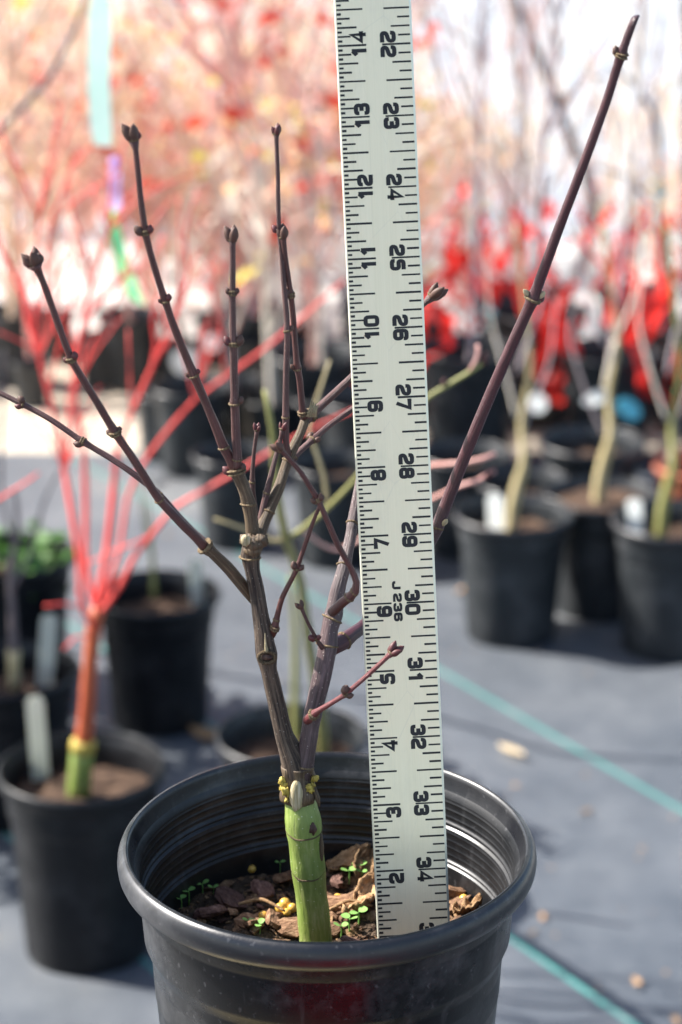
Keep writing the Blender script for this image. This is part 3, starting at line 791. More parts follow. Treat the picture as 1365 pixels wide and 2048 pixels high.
# scarred knot on the left stem
c = P3(535, 1306, 0) - tree.location
mb = MB()
for k in range(16):
    g = 2*math.pi*k/16; p = c + fwd*.0040 + Vector((math.cos(g)*.0029, 0, math.sin(g)*.0021))
    tube(mb, [p, p + Vector((math.cos(g+1.4)*.0016, -.0006, math.sin(g+1.4)*.0012))], [.0007, .0005], 6, .001, (), .4)
mb.build('knot', M['node_tan'], tree)
mb = MB(); blob(mb, c + fwd*.0036, .0021, .0012, .0014, 4, .4); mb.build('knot_hollow', M['bud_dark'], tree)
mb = MB(); p = c + fwd*.0042 + Vector((0, 0, .0022)); tube(mb, [p, p + Vector((-.0003, -.0004, .003)), p + Vector((-.0006, -.0002, .0075))], [.0008, .0005, .0001], 7, .001, (), .3); mb.build('dry_stub', M['cut_wood'], tree)
mb = MB()
for (px, py, rx) in ((497, 1078, .0032), (510, 1084, .0038), (522, 1078, .003), (507, 1096, .0034)):
    blob(mb, P3(px, py, .002) - tree.location + fwd*.0015, rx, rx*.8, rx*.8, px*.1, .5)
mb.build('knot', M['bark_tan'], tree)
mb = MB(); blob(mb, P3(492, 1076, 0) - tree.location + fwd*.0028, .0018, .0012, .0022, 2, .2); mb.build('pruning_scar', M['cut_wood'], tree)
# upper limbs of the left stem
limb('branch', [(508, 1082, 30, .004), (503, 1040, 28, .004), (497, 1003, 27, .004), (486, 971, 26, .004), (473, 940, 27, .004), (470, 930, 22, .004)], M['bark_tan'], [(496, 1006, 'ring'), (472, 942, 'big')], sides=16, wob=.06)
limb('branch', [(472, 945, 22, .004), (463, 922, 21, .003), (449, 896, 20, .002), (432, 854, 19, .001), (410, 800, 18, 0), (387, 748, 18, -.002), (355, 670, 16, -.004), (330, 600, 15, -.006), (308, 530, 14, -.008), (291, 465, 14, -.010), (281, 390, 12.5, -.011), (272, 300, 12, -.012), (267, 275, 14, -.012)],
     M['twig_plum'], [(448, 893, 'ring'), (387, 748, 'bud'), (330, 600, 'bud'), (291, 465, 'big'), (269, 277, 'big'), (265, 262, 'tip')])
limb('branch', [(473, 940, 20, .003), (475, 912, 19, .002), (472, 860, 18.5, .002), (470, 805, 17.5, .001), (467, 690, 16, 0), (465, 585, 13, 0), (466, 520, 12, 0), (465, 478, 12, 0)], M['twig_mauve'],
     [(474, 915, 'ring'), (470, 805, 'bud'), (467, 688, 'big'), (465, 585, 'big'), (465, 470, 'tip')])
limb('branch', [(514, 1086, 30, .005), (524, 1055, 26, .008), (537, 1023, 24, .011), (560, 971, 23, .015), (571, 936, 21, .018), (585, 900, 20.5, .020), (602, 865, 19, .022), (611, 838, 19, .024)], M['bark_tan'],
     [(538, 1021, 'ring'), (577, 920, 'ring')], sides=16, wob=.06)
limb('branch', [(610, 840, 16, .024), (605, 815, 14, .023), (600, 760, 13.5, .022), (595, 735, 13, .021), (588, 650, 12.5, .02), (582, 590, 12, .019), (574, 535, 11, .018), (566, 472, 11, .017)], M['twig_plum'],
     [(607, 826, 'big', 9), (595, 735, 'bud', -1), (582, 590, 'big'), (564, 462, 'tip')])
limb('branch', [(578, 915, 15, .019), (573, 890, 14, .017), (572, 832, 14, .016), (573, 740, 13, .016), (575, 660, 12, .016), (570, 590, 11, .017), (563, 500, 11, .018), (558, 450, 10, .018), (556, 350, 9, .018), (553, 265, 9, .018)], M['twig_mauve'],
     [(572, 832, 'ring'), (574, 660, 'bud'), (559, 462, 'bud', -1), (553, 262, 'ring'), (553, 256, 'tip', 2)])
limb('branch', [(610, 842, 20, .026), (640, 814, 17, .032), (690, 768, 16, .040), (760, 700, 14, .050), (820, 633, 13, .056), (852, 604, 12, .058), (866, 592, 15, .058)], M['twig_mauve'],
     [(622, 830, 'big', 9), (870, 588, 'tip')])
mb = MB(); p = P3(622, 830, .024) - tree.location
for k in range(4): tube(mb, [p + Vector((k*.0008-.001, -.002, 0)), p + Vector((k*.0007, -.002, .0035)), p + Vector((k*.0009+.0003, -.002, .0068 - k*.0007))], [.0008, .0005, .0001], 6, .002, (), .3)
mb.build('dry_stub', M['cut_wood'], tree)
limb('branch', [(582, 925, 15, .020), (590, 912, 14, .022), (625, 880, 13, .028), (660, 850, 12.5, .036), (705, 818, 12, .044), (770, 765, 10, .052)], M['twig_mauve'], [(590, 914, 'ring'), (626, 879, 'bud')])
limb('branch', [(517, 1065, 12, .012), (510, 1010, 10, .013), (505, 965, 10, .013), (509, 900, 8, .013), (515, 858, 8, .013)], M['twig_mauve'], [(505, 962, 'bud', 9), (516, 852, 'tip', 2)], sides=9)
limb('branch', [(517, 1072, 17, .008), (524, 1030, 15, .010), (534, 985, 13, .012), (548, 930, 11, .014), (560, 885, 9, .016), (566, 855, 9, .016)], M['twig_mauve'], [(534, 984, 'ring'), (567, 846, 'tip', 2)], sides=9)
# left low limb and its two shoots
limb('branch', [(514, 1205, 22, .008), (495, 1182, 25, .006), (460, 1140, 25, .003), (425, 1105, 24, .001), (411, 1092, 24, 0)], M['bark_tan'], [(412, 1093, 'big', 9)], sides=16, wob=.06)
limb('branch', [(414, 1098, 22, 0), (395, 1077, 20, -.002), (365, 1048, 19, -.004), (320, 1000, 18, -.006), (280, 938, 17, -.009), (232, 866, 17, -.012), (190, 797, 16, -.015), (143, 718, 15, -.018), (112, 635, 14, -.02), (86, 562, 14, -.021), (70, 528, 16, -.022)],
     M['twig_plum'], [(318, 998, 'ring'), (231, 865, 'big'), (143, 718, 'big'), (69, 526, 'big'), (66, 518, 'tip'), (62, 500, 'tip')])
limb('branch', [(416, 1088, 16, .002), (385, 1062, 15, .006), (350, 1025, 14.5, .009), (315, 985, 14, .011), (250, 935, 13, .014), (165, 882, 12.5, .018), (100, 838, 12, .021), (45, 808, 11.5, .024), (0, 786, 11, .026), (-45, 764, 10, .028)], M['twig_mauve'],
     [(318, 988, 'ring'), (166, 883, 'big'), (45, 808, 'bud')])
# limbs of the right stem
limb('branch', [(664, 1225, 20, -.001), (683, 1207, 21, -.005), (700, 1194, 19, -.007), (711, 1182, 16, -.008), (713, 1165, 14, -.008), (704, 1140, 13, -.008), (675, 1087, 12.5, -.010), (643, 1014, 12, -.012), (634, 995, 12, -.012), (600, 942, 10.5, -.014), (560, 897, 10, -.016)], M['twig_plum'],
     [(700, 1193, 'ring'), (712, 1184, 'ring'), (637, 1000, 'big'), (554, 890, 'tip'), (560, 896, 'ring')])
limb('branch', [(544, 1272, 14, 0), (550, 1255, 14, -.001), (555, 1232, 12, -.001), (565, 1195, 11, -.002), (593, 1140, 10, -.004), (612, 1085, 9.5, -.005), (632, 1030, 8.5, -.006), (641, 1008, 8, -.006)], M['twig_plum'],
     [(550, 1256, 'big', 9), (554, 1238, 'ring'), (594, 1136, 'bud')], sides=10)
limb('branch', [(646, 1296, 12, 0), (637, 1284, 9, -.001), (630, 1272, 7.5, -.003), (615, 1243, 7, -.004), (602, 1213, 7, -.005)], M['twig_mauve'], [(634, 1276, 'big'), (600, 1208, 'ring'), (599, 1206, 'tip')], sides=9)
limb('branch', [(615, 1440, 20, -.004), (626, 1430, 17, -.010), (638, 1421, 12, -.013), (665, 1405, 11, -.016), (692, 1388, 10.5, -.018), (735, 1351, 10, -.019), (775, 1314, 10, -.020), (785, 1305, 12, -.020)], M['twig_red'],
     [(628, 1429, 'big', 9), (693, 1388, 'big'), (786, 1304, 'ring'), (787, 1302, 'tip', 2)], sides=10, label='thin red side twig crossing the ruler')
limb('branch', [(662, 1296, 34, .006), (684, 1285, 33, .009), (705, 1269, 29, .014), (725, 1254, 27, .020), (775, 1205, 26, .030), (825, 1135, 26, .036), (868, 1070, 26, .040), (892, 1010, 26, .042), (930, 912, 25.5, .042), (985, 780, 24.5, .040), (1040, 655, 23.5, .036), (1066, 598, 23, .034), (1120, 452, 21, .028), (1170, 322, 20, .022),
                (1215, 198, 19, .018), (1240, 118, 19, .015), (1258, 68, 17, .013), (1272, 33, 15, .012)], M['whip_purple'], [(690, 1281, 'ring'), (876, 1055, 'ring'), (1066, 598, 'big'), (1243, 110, 'big')], sides=16, wob=.03, label='long dark purple whip leaning right with a slanting cut tip', cut=Vector((.9, 0, .4)))
for (px, py, off, dx) in ((1078, 596, .034, 1), (1058, 592, .034, -1), (884, 1050, .04, 1), (1128 - 5, 0, 0, 0)):
    if dx:
        mb = MB(); p = P3(px, py, off) - tree.location; drop(mb, p, Vector((dx*.5, -.4, .7)), .004, .0011); mb.build('bud', M['cut_wood'], tree)

# ------------------------------------------------------------------ plants behind
def stick_label(P, h, wd, tilt, label, m=None, lean=-.15, rz=.2):
    mb = MB(); t = .0006
    vs = []; prof = [(-wd/2, .0), (-wd/2, h*.93), (-wd/2*.6, h), (wd/2*.6, h), (wd/2, h*.93), (wd/2, 0), (0, -.03)]
    for yy in (-t, t): vs += [(x, yy, z) for x, z in prof]
    n = len(prof); fs = [tuple(range(n)), tuple(range(2*n-1, n-1, -1))] + [(i, i+n, (i+1) % n+n, (i+1) % n) for i in range(n)]
    mb.add(vs, fs); o = mb.build('plant_label', m or M['label_stick'], None, False, P); o.rotation_euler = (lean, tilt, rz)
    return tag(o, label, 'plant label', 'stick labels in the pots')
def bg_pot(px, py, wpx, label, hk=1.08, group='black pots standing on the ground behind', m=None, soil=.032, Z=None):
    """px, py: centre of the rim; wpx: its width"""
    h = .168
    for _ in range(3):
        C = atz(px, py, h); r = wpx*pxm(C)/2; h = 2*r*hk
    C = atz(px, py, h); P = Vector((C.x, C.y, 0))
    o = pot_thing(P, r, h, label, group, False, soil, m); return o, P, r, h
def sap(name, root, label, limbs, mats, group='saplings in pots behind the foreground pot'):
    """limbs: (name, material, [(px, py, width_px, distance)])"""
    t = empty(name, root, label, 'sapling', group)
    for nm, mk, pts in limbs:
        W = [at(a, b, Y) for a, b, w_, Y in pts]; rad = [max(.0006, w_*pxm(p)/2) for p, (a, b, w_, Y) in zip(W, pts)]
        mb = MB(); tube(mb, [p - t.location for p in W], rad, 8, .012, (), .08); mb.build(nm, M[mk], t)
    return t
# coral bark maple at left
def coral_twigs(Y0):
    rn = random.Random(33); out = []
    for k in range(46):
        x, y = rn.choice([(130, 940), (100, 780), (80, 715), (60, 655), (170, 900), (152, 780), (165, 650), (182, 580), (262, 830), (300, 745), (335, 670), (390, 800), (450, 755), (362, 600), (78, 560), (78, 440), (105, 430), (215, 470), (30, 560), (240, 565)])
        dx = rn.uniform(-90, 110); L = rn.uniform(110, 230); Y = Y0 + rn.uniform(-.05, .06)
        out.append([(x, y, 4.6, Y), (x + dx*.35, y - L*.45, 4, Y), (x + dx, y - L, 2.5, Y + .01)])
    return out
o, P, r, h = bg_pot(162, 1530, 340, 'black pot at left front holding the coral red maple', m=M['pot_dark'], hk=1.2)
Y0 = P.y
coral = sap('coral_maple', Vector((P.x, P.y, h-.045)), 'coral red branched maple in the left front pot', [
    ('rootstock', 'rootstock', [(158, 1600, 48, Y0), (162, 1540, 46, Y0), (166, 1492, 46, Y0)]),
    ('graft_union', 'graft_yellow', [(166, 1502, 50, Y0), (167, 1490, 52, Y0), (168, 1480, 48, Y0)]),
    ('trunk', 'coral_trunk', [(168, 1492, 36, Y0), (176, 1400, 31, Y0), (182, 1310, 30, Y0), (190, 1240, 31, Y0), (198, 1215, 30, Y0)]),
    ('branch', 'coral', [(190, 1258, 10.5, Y0-.02), (170, 1225, 11.8, Y0-.03), (162, 1190, 13.1, Y0-.03), (160, 1120, 13.1, Y0-.03), (145, 1030, 11.8, Y0-.02), (128, 930, 11.2, Y0), (115, 850, 9.8, Y0), (92, 765, 9.8, Y0), (80, 715, 9.2, Y0), (60, 655, 9.2, Y0+.01), (45, 590, 9.2, Y0+.02), (12, 520, 7.9, Y0+.03), (-30, 430, 6.6, Y0+.05)]),
    ('branch', 'coral', [(188, 1205, 13.1, Y0+.01), (172, 1120, 11.8, Y0+.02), (172, 1000, 11.2, Y0+.03), (168, 900, 10.5, Y0+.03), (152, 800, 9.2, Y0+.02), (150, 720, 8.5, Y0+.02), (165, 650, 7.9, Y0+.02), (182, 580, 7.2, Y0+.02), (172, 500, 6.6, Y0+.02), (150, 440, 5.2, Y0+.02), (135, 360, 3.9, Y0+.02)]),
    ('branch', 'coral', [(190, 1225, 14.4, Y0), (212, 1120, 14.4, Y0), (226, 1000, 13.1, Y0+.01), (236, 900, 11.2, Y0+.02), (262, 830, 9.8, Y0+.02), (300, 745, 9.2, Y0+.02), (335, 670, 8.5, Y0+.01), (362, 600, 7.2, Y0), (378, 540, 5.9, Y0), (370, 470, 4.6, Y0), (395, 380, 3.3, Y0)]),
    ('branch', 'coral', [(205, 1222, 11.8, Y0-.02), (242, 1170, 11.2, Y0-.04), (275, 1105, 10.5, Y0-.06), (302, 1072, 9.8, Y0-.07), (350, 1015, 9.2, Y0-.08), (410, 980, 8.5, Y0-.08), (480, 940, 7.2, Y0-.08), (560, 892, 5.9, Y0-.08), (640, 850, 5.2, Y0-.08), (720, 815, 3.9, Y0-.08)]),
    ('branch', 'coral', [(205, 1205, 9.2, Y0+.04), (240, 1100, 8.6, Y0+.05), (255, 1000, 8.1, Y0+.06), (285, 930, 7.6, Y0+.06), (335, 862, 7.6, Y0+.05), (390, 800, 7.6, Y0+.04), (450, 755, 7.1, Y0+.03), (520, 705, 7.1, Y0+.02), (600, 640, 6.6, Y0+.02), (690, 560, 5.1, Y0+.02)]),
    ('branch', 'coral', [(300, 1072, 5.9, Y0-.07), (260, 1090, 5.2, Y0-.06), (210, 1110, 4.6, Y0-.06), (170, 1130, 3.9, Y0-.05)]),
    ('branch', 'coral', [(180, 1270, 6.6, Y0-.02), (150, 1275, 4.6, Y0-.03), (128, 1298, 3.9, Y0-.04)]),
    ('branch', 'coral', [(165, 1215, 5.2, Y0-.03), (130, 1208, 5.2, Y0-.05), (92, 1212, 5.9, Y0-.07)]),
    ('branch', 'coral', [(85, 720, 6.6, Y0), (55, 690, 5.2, Y0-.02), (0, 665, 3.9, Y0-.04)]),
    ('branch', 'coral', [(62, 655, 7.2, Y0+.01), (78, 590, 6.6, Y0+.02), (72, 520, 6.6, Y0+.02), (78, 440, 5.9, Y0+.03), (50, 370, 5.2, Y0+.03), (15, 300, 4.6, Y0+.04), (0, 240, 3.3, Y0+.04)]),
    ('branch', 'coral', [(150, 720, 7.2, Y0+.02), (108, 650, 6.6, Y0), (92, 560, 5.9, Y0), (98, 480, 5.9, Y0), (120, 430, 5.2, Y0), (160, 395, 5.2, Y0), (200, 370, 4.6, Y0), (240, 345, 3.3, Y0)]),
    ('branch', 'coral', [(182, 580, 5.9, Y0+.02), (200, 520, 5.2, Y0), (215, 470, 5.2, Y0), (255, 420, 4.6, Y0), (310, 380, 3.9, Y0), (380, 350, 2.6, Y0)]),
    ('branch', 'coral', [(98, 480, 5.2, Y0), (105, 430, 5.2, Y0), (125, 390, 4.6, Y0), (145, 330, 4.6, Y0), (175, 300, 3.9, Y0), (195, 292, 3.3, Y0)]),
    ('branch', 'coral', [(165, 650, 5.9, Y0+.02), (205, 600, 5.9, Y0+.03), (240, 565, 5.2, Y0+.03), (300, 520, 3.9, Y0+.03), (330, 470, 3.3, Y0+.03)]),
    ('branch', 'coral', [(78, 440, 5.2, Y0+.03), (95, 360, 4.6, Y0+.03), (110, 290, 3.9, Y0+.03), (125, 200, 3.3, Y0+.03)]),
    ('branch', 'coral', [(302, 745, 5.2, Y0+.02), (312, 690, 5.2, Y0+.03), (305, 640, 4.6, Y0+.03), (320, 580, 3.9, Y0+.03)]),
    ('branch', 'coral', [(-20, 1010, 6.6, Y0-.1), (20, 985, 5.9, Y0-.1), (60, 960, 5.2, Y0-.1), (78, 945, 3.9, Y0-.1)]),
] + [('branch', 'coral', tw) for tw in coral_twigs(Y0)
], None)
stick_label(atz(83, 1562, h-.032), .082, .0165, -.02, 'cream stick label in the left front pot beside its trunk')
# second pot at the left edge with grey stem and tall label
o, P, r, h = bg_pot(14, 1335, 292, 'black pot cut by the left edge behind the coral maple pot', m=M['pot_dark'])
sap('grafted_sapling', Vector((P.x, P.y, h-.05)), 'thin dark grafted sapling in the pot at the left edge', [
    ('trunk', 't_tan', [(30, 1380, 24, P.y), (28, 1330, 24, P.y), (28, 1300, 28, P.y)]), ('stem', 't_dark', [(28, 1305, 22, P.y), (26, 1240, 17, P.y), (22, 1150, 15, P.y), (35, 1060, 12, P.y), (30, 980, 9, P.y)]),
    ('branch', 't_dark', [(26, 1180, 9, P.y), (60, 1110, 8, P.y), (90, 1000, 6, P.y), (125, 930, 4, P.y)]), ('branch', 't_dark', [(28, 1090, 8, P.y), (5, 1000, 8, P.y), (4, 850, 7, P.y), (10, 700, 5, P.y)])], None)
stick_label(atz(90, 1372, h-.032), .077, .0175, .12, 'tall bluish white stick label leaning in the left edge pot')
# weedy pot further back on the left
o, P, r, h = bg_pot(22, 1105, 262, 'black pot overgrown with green weeds at the left edge', m=M['pot_dark'])
mb = MB(); 
for k in range(150):
    g = random.uniform(0, 6.283); rr = r*.95*math.sqrt(random.random()); c = Vector((rr*math.cos(g), rr*math.sin(g), random.uniform(-.03, .025)))
    s = random.uniform(.006, .014); q = Matrix.Rotation(random.uniform(0, 6.28), 3, 'Z') @ Matrix.Rotation(random.uniform(-.9, .9), 3, 'X')
    mb.add([c + q @ Vector(v) for v in ((-s, 0, 0), (-s*.3, -s*.6, .002), (s*.6, -s*.5, .002), (s, 0, 0), (s*.6, s*.5, .002), (-s*.3, s*.6, .002))], [(0, 1, 2, 3, 4, 5)])
tag(mb.build('weeds', M['weed'], None, False, Vector((P.x, P.y, h-.01))), 'green leafy weeds covering the pot at the left edge', 'weeds', None, 'stuff')
# pot left of the maple with a label
o, P, r, h = bg_pot(313, 1182, 258, 'black pot behind the coral maple with an upright label', m=M['pot_dark'])
stick_label(atz(395, 1212, h-.032), .055, .016, 0, 'pale stick label at the right of the pot behind the coral maple')
sap('young_shoot', Vector((P.x, P.y, h-.05)), 'short greenish shoot in the pot behind the coral maple', [('stem', 't_green', [(308, 1195, 12, P.y), (306, 1130, 10, P.y), (300, 1060, 7, P.y), (294, 1000, 4, P.y)]), ('branch', 't_green', [(306, 1120, 6, P.y), (290, 1050, 5, P.y), (280, 960, 3, P.y)])], None)
# pot right behind the main one
o, P, r, h = bg_pot(583, 1466, 308, 'black pot directly behind the foreground pot'); Y5 = P.y
sap('green_sapling', Vector((P.x, P.y, h-.05)), 'yellow green barked sapling rising behind the forked stems', [
    ('trunk', 't_green', [(645, 1545, 24, Y5), (645, 1480, 24, Y5-.05), (636, 1390, 22, Y5-.15), (618, 1281, 20, Y5-.3), (604, 1176, 19, Y5-.42), (591, 1128, 19, Y5-.48), (573, 1077, 18, Y5-.54), (560, 1020, 17, Y5-.58), (552, 960, 15, Y5-.62), (545, 860, 12, Y5-.64), (530, 780, 9, Y5-.64)]),
    ('trunk', 't_green', [(590, 1530, 18, Y5), (590, 1440, 16, Y5), (592, 1330, 14, Y5), (590, 1240, 12, Y5), (582, 1150, 8, Y5)]),
    ('branch', 't_green', [(573, 1080, 11, Y5-.54), (605, 1058, 11, Y5-.56), (640, 1030, 11, Y5-.58), (672, 1000, 10, Y5-.60), (705, 965, 9, Y5-.62), (760, 900, 8, Y5-.64), (830, 820, 8, Y5-.66), (862, 790, 9, Y5-.66), (900, 768, 9, Y5-.66), (938, 745, 9, Y5-.66), (968, 725, 9, Y5-.66)]),
    ('branch', 't_pink', [(938, 745, 7, Y5-.66), (952, 722, 7, Y5-.66), (958, 704, 7, Y5-.66), (956, 690, 8, Y5-.66)]),
    ('branch', 't_tan', [(572, 1080, 10, Y5-.54), (545, 1082, 9, Y5-.54), (500, 1062, 7, Y5-.55), (430, 1038, 5, Y5-.56)]),
    ('branch', 't_pink', [(604, 1060, 8, Y5-.56), (680, 1100, 7, Y5-.5), (760, 1050, 7, Y5-.5), (830, 960, 7, Y5-.55), (865, 930, 8, Y5-.6), (925, 926, 8, Y5-.62), (965, 918, 9, Y5-.62), (992, 908, 9, Y5-.62)]),
    ('branch', 't_pink', [(760, 1050, 7, Y5-.5), (830, 1010, 7, Y5-.55), (870, 995, 8, Y5-.6), (920, 972, 9, Y5-.62), (955, 962, 9, Y5-.62), (990, 942, 9, Y5-.62)]),
    ('branch', 't_tan', [(656, 1015, 8, Y5-.59), (648, 950, 8, Y5-.6), (632, 900, 8, Y5-.6), (618, 860, 7, Y5-.6), (660, 720, 5, Y5-.6)]),
    ('bud', 'bud_red', [(968, 728, 12, Y5-.66), (972, 712, 9, Y5-.66), (975, 704, 3, Y5-.66)]), ('bud', 'bud_red', [(972, 955, 13, Y5-.62), (982, 946, 12, Y5-.62), (992, 938, 4, Y5-.62)]),
    ('bud', 'bud_red', [(888, 772, 7, Y5-.66), (888, 763, 8, Y5-.66), (889, 757, 3, Y5-.66)])], None)
# pots at right
def tan_sapling(P, h, px, py, label, seed, m='t_tan', top=450):
    rn = random.Random(seed); Y = P.y; L = [('trunk', m, [(px, py, 26, Y), (px+4, py-60, 24, Y), (px+16, py-110, 24, Y), (px+26, py-150, 17, Y), (px+22, py-230, 13, Y+.02), (px+40, py-340, 10, Y+.02), (px+10, top, 8, Y+.03)])]
    for k in range(3):
        y0 = py - 150 - 90*k; s = (-1, 1)[(k + seed) % 2]
        L.append(('branch', 't_beige' if k % 2 else 't_grey', [(px+12, y0, 7, Y+.01), (px+12+s*rn.uniform(15, 35), y0-80, 6, Y+.02), (px+12+s*rn.uniform(35, 70), y0-200, 4.5, Y+.04), (px+12+s*rn.uniform(40, 90), y0-330, 3, Y+.05)]))
    return sap('grafted_sapling', Vector((P.x, P.y, h-.045)), label, L, None)
o, P, r, h = bg_pot(1027, 1022, 243, 'charcoal pot nearest the ruler at right with white label'); PA = P
tan_sapling(P, h, 1022, 1075, 'tan stemmed sapling in the charcoal pot nearest the ruler', 1)
stick_label(atz(993, 1066, h-.032), .052, .020, 0, 'white label standing in the charcoal pot nearest the ruler', M['tag_white'], -.75, 0)
o, P, r, h = bg_pot(1204, 986, 228, 'black pot between the two front right pots, a step behind', soil=.014)
tan_sapling(P, h, 1196, 1020, 'tan stemmed sapling in the middle pot of the right group', 2)
o, P, r, h = bg_pot(1350, 1036, 256, 'charcoal pot cut by the right edge with white label')
tan_sapling(P, h, 1322, 1080, 'green stemmed sapling in the pot at the right edge', 3, 't_green')
stick_label(atz(1273, 1076, h-.032), .052, .0185, 0, 'white label standing in the right edge pot', M['tag_white'], -.75, 0)
o, P, r, h = bg_pot(1048, 960, 190, 'black pot behind the charcoal pot nearest the ruler'); 
o, P, r, h = bg_pot(930, 905, 190, 'black pot seen between the ruler and the purple whip')
o, P, r, h = bg_pot(1185, 880, 215, 'wide black pot behind the right group, under the blue tag')
o, P, r, h = bg_pot(1400, 925, 190, 'terracotta coloured pot at the right edge', m=M['pot_terracotta'])
o, P, r, h = bg_pot(672, 925, 190, 'black pot seen left of the ruler behind the forked stems')
o, P, r, h = bg_pot(382, 770, 165, 'black pot on the sandy path left of the upright stem')
o, P, r, h = bg_pot(470, 905, 175, 'black pot behind the upright left stem of the maple')

# ------------------------------------------------------------------ rows of nursery stock further back (built once per kind, then copied)
def stock(kind, seed, hgt, nb, spread, mats, leaf=None, nleaf=0, ntw=3, thick=1.0):
    rn = random.Random(seed); mb = MB(); ends = []
    top = Vector((rn.uniform(-.05, .05), rn.uniform(-.05, .05), hgt))
    mid = Vector((rn.uniform(-.02, .02), rn.uniform(-.02, .02), hgt*.45))
    tube(mb, [Vector((0, 0, -.02)), mid, top], [.006*thick, .0045*thick, .002*thick], 6, .12, (), 0, 0, False)
    for k in range(nb):
        t = rn.uniform(.2, .92); p = (mid*(t/.45) if t < .45 else mid + (top-mid)*((t-.45)/.55))
        g = rn.uniform(0, 6.283); L = hgt*(1.05-t)*rn.uniform(.5, 1.0) + .05
        dv = Vector((math.cos(g)*spread, math.sin(g)*spread, rn.uniform(.5, 1.0))); dv.normalize()
        q1 = p + dv*L*.5; q2 = p + dv*L + Vector((0, 0, L*.25)); mi = rn.randrange(len(mats))
        tube(mb, [p, q1, q2], [.0032*thick, .0024*thick, .0012*thick], 5, .15, (), 0, mi, False)
        for j in range(ntw):
            s = rn.uniform(.3, .95); a = p + (q2-p)*s; dd = Vector((rn.uniform(-1, 1), rn.uniform(-1, 1), rn.uniform(.2, 1.4))).normalized()
            e = a + dd*rn.uniform(.05, .16); tube(mb, [a, e], [.0019*thick, .0009*thick], 4, 1, (), 0, mi, False); ends.append(e)
        ends += [q1, q2]
    nm = len(mats)
    for k in range(nleaf):
        c = rn.choice(ends) + Vector((rn.gauss(0, .012), rn.gauss(0, .012), rn.gauss(0, .015))); s = rn.uniform(.008, .02)
        q = Matrix.Rotation(rn.uniform(0, 6.28), 3, 'Z') @ Matrix.Rotation(rn.uniform(-1.4, 1.4), 3, 'X') @ Matrix.Rotation(rn.uniform(-1, 1), 3, 'Y')
        mb.add([c + q @ Vector(v) for v in ((-s, 0, 0), (-s*.3, -s*.55, .002), (s*.4, -s*.45, .003), (s*1.1, 0, -.002), (s*.4, s*.45, .003), (-s*.3, s*.55, .002))], [(0, 1, 2, 3, 4, 5)], None, nm + rn.randrange(len(leaf)))
    return mb.mesh('sapling_' + kind, [M[m] for m in mats] + [M[l] for l in (leaf or [])])
KIND = {
 'coral': [stock('coral', s, h_, 17, .75, ['t_coral', 't_orange', 't_pink'], ['leaf_pink', 'leaf_peach', 'leaf_pink'], 60, 4, 1.35) for s, h_ in ((1, .62), (2, .75), (3, .55))],
 'orange': [stock('orange', s, h_, 16, .6, ['t_orange', 't_beige'], ['leaf_orange', 'leaf_peach', 'leaf_orange', 'leaf_yellow'], 66, 4, 1.35) for s, h_ in ((4, .66), (5, .8), (6, .58))],
 'beige': [stock('beige', s, h_, 15, .5, ['t_beige', 't_sage', 't_orange'], ['leaf_peach', 'leaf_olive'], 45, 4, 1.2) for s, h_ in ((15, .7), (16, .84), (17, .6))],
 'whip': [stock('whip', s, h_, 7, .34, ['t_grey', 't_beige', 't_pink'], None, 0, 2, 1.0) for s, h_ in ((7, .62), (8, .72), (9, .52), (10, .8))],
 'yellow': [stock('yellow', s, h_, 10, .55, ['t_beige', 't_grey'], ['leaf_yellow', 'leaf_orange'], 50, 3, 1.2) for s, h_ in ((11, .52), (12, .62))],
 'redleaf': [stock('redleaf', s, h_, 11, .6, ['t_pink', 't_coral'], ['leaf_red'], 70, 3, 1.2) for s, h_ in ((13, .36), (14, .44))],
}
DESC = {'beige': ('beige and sage twigged sapling among the blurred rows behind', 'beige twigged saplings in the rows behind'),
        'coral': ('coral pink twigged sapling among the blurred rows behind', 'coral twigged saplings in the rows behind'),
        'orange': ('orange beige twigged sapling among the blurred rows behind', 'orange twigged saplings in the rows behind'),
        'whip': ('leafless grey brown whip among the blurred rows behind', 'bare whips in the rows behind'),
        'yellow': ('sapling with a few yellow leaves among the blurred rows behind', 'yellow leaved saplings in the rows behind'),
        'redleaf': ('low sapling with red leaves among the blurred rows behind', 'red leaved saplings in the rows behind')}
protos = []
pp = pot_thing(Vector((0, 9, 0)), .078, .168, 'black nursery pot standing in the blurred rows behind', 'black pots in the rows behind', False, .04, None, 28)
pr2 = pot_thing(Vector((0, 9.4, 0)), .088, .185, 'black nursery pot standing in the blurred rows behind', 'black pots in the rows behind', False, .04, None, 28)
used = set()
def place_pot(x, y, s, rz):
    src = pp if random.random() < .65 else pr2
    if src.name not in used: used.add(src.name); c = src
    else: c = copy_tree(src)
    c.location = (x, y, 0); c.rotation_euler.z = rz; c.scale = (s, s, s); return c
def place_sap(kind, x, y, s, rz, z=.125):
    o = link('sapling', random.choice(KIND[kind]), None, (x, y, z)); o.scale = (s, s, s*random.uniform(.9, 1.15)); o.rotation_euler = (random.uniform(-.06, .06), random.uniform(-.06, .06), rz)
    return tag(o, DESC[kind][0], 'sapling', DESC[kind][1])
def px_of(x, y, z):
    zc = y*cp - (z-CAM_H)*sp; yc = y*sp + (z-CAM_H)*cp
    return 682.5 + F*x/zc, 1024 - F*yc/zc
rows = []
y = 3.02
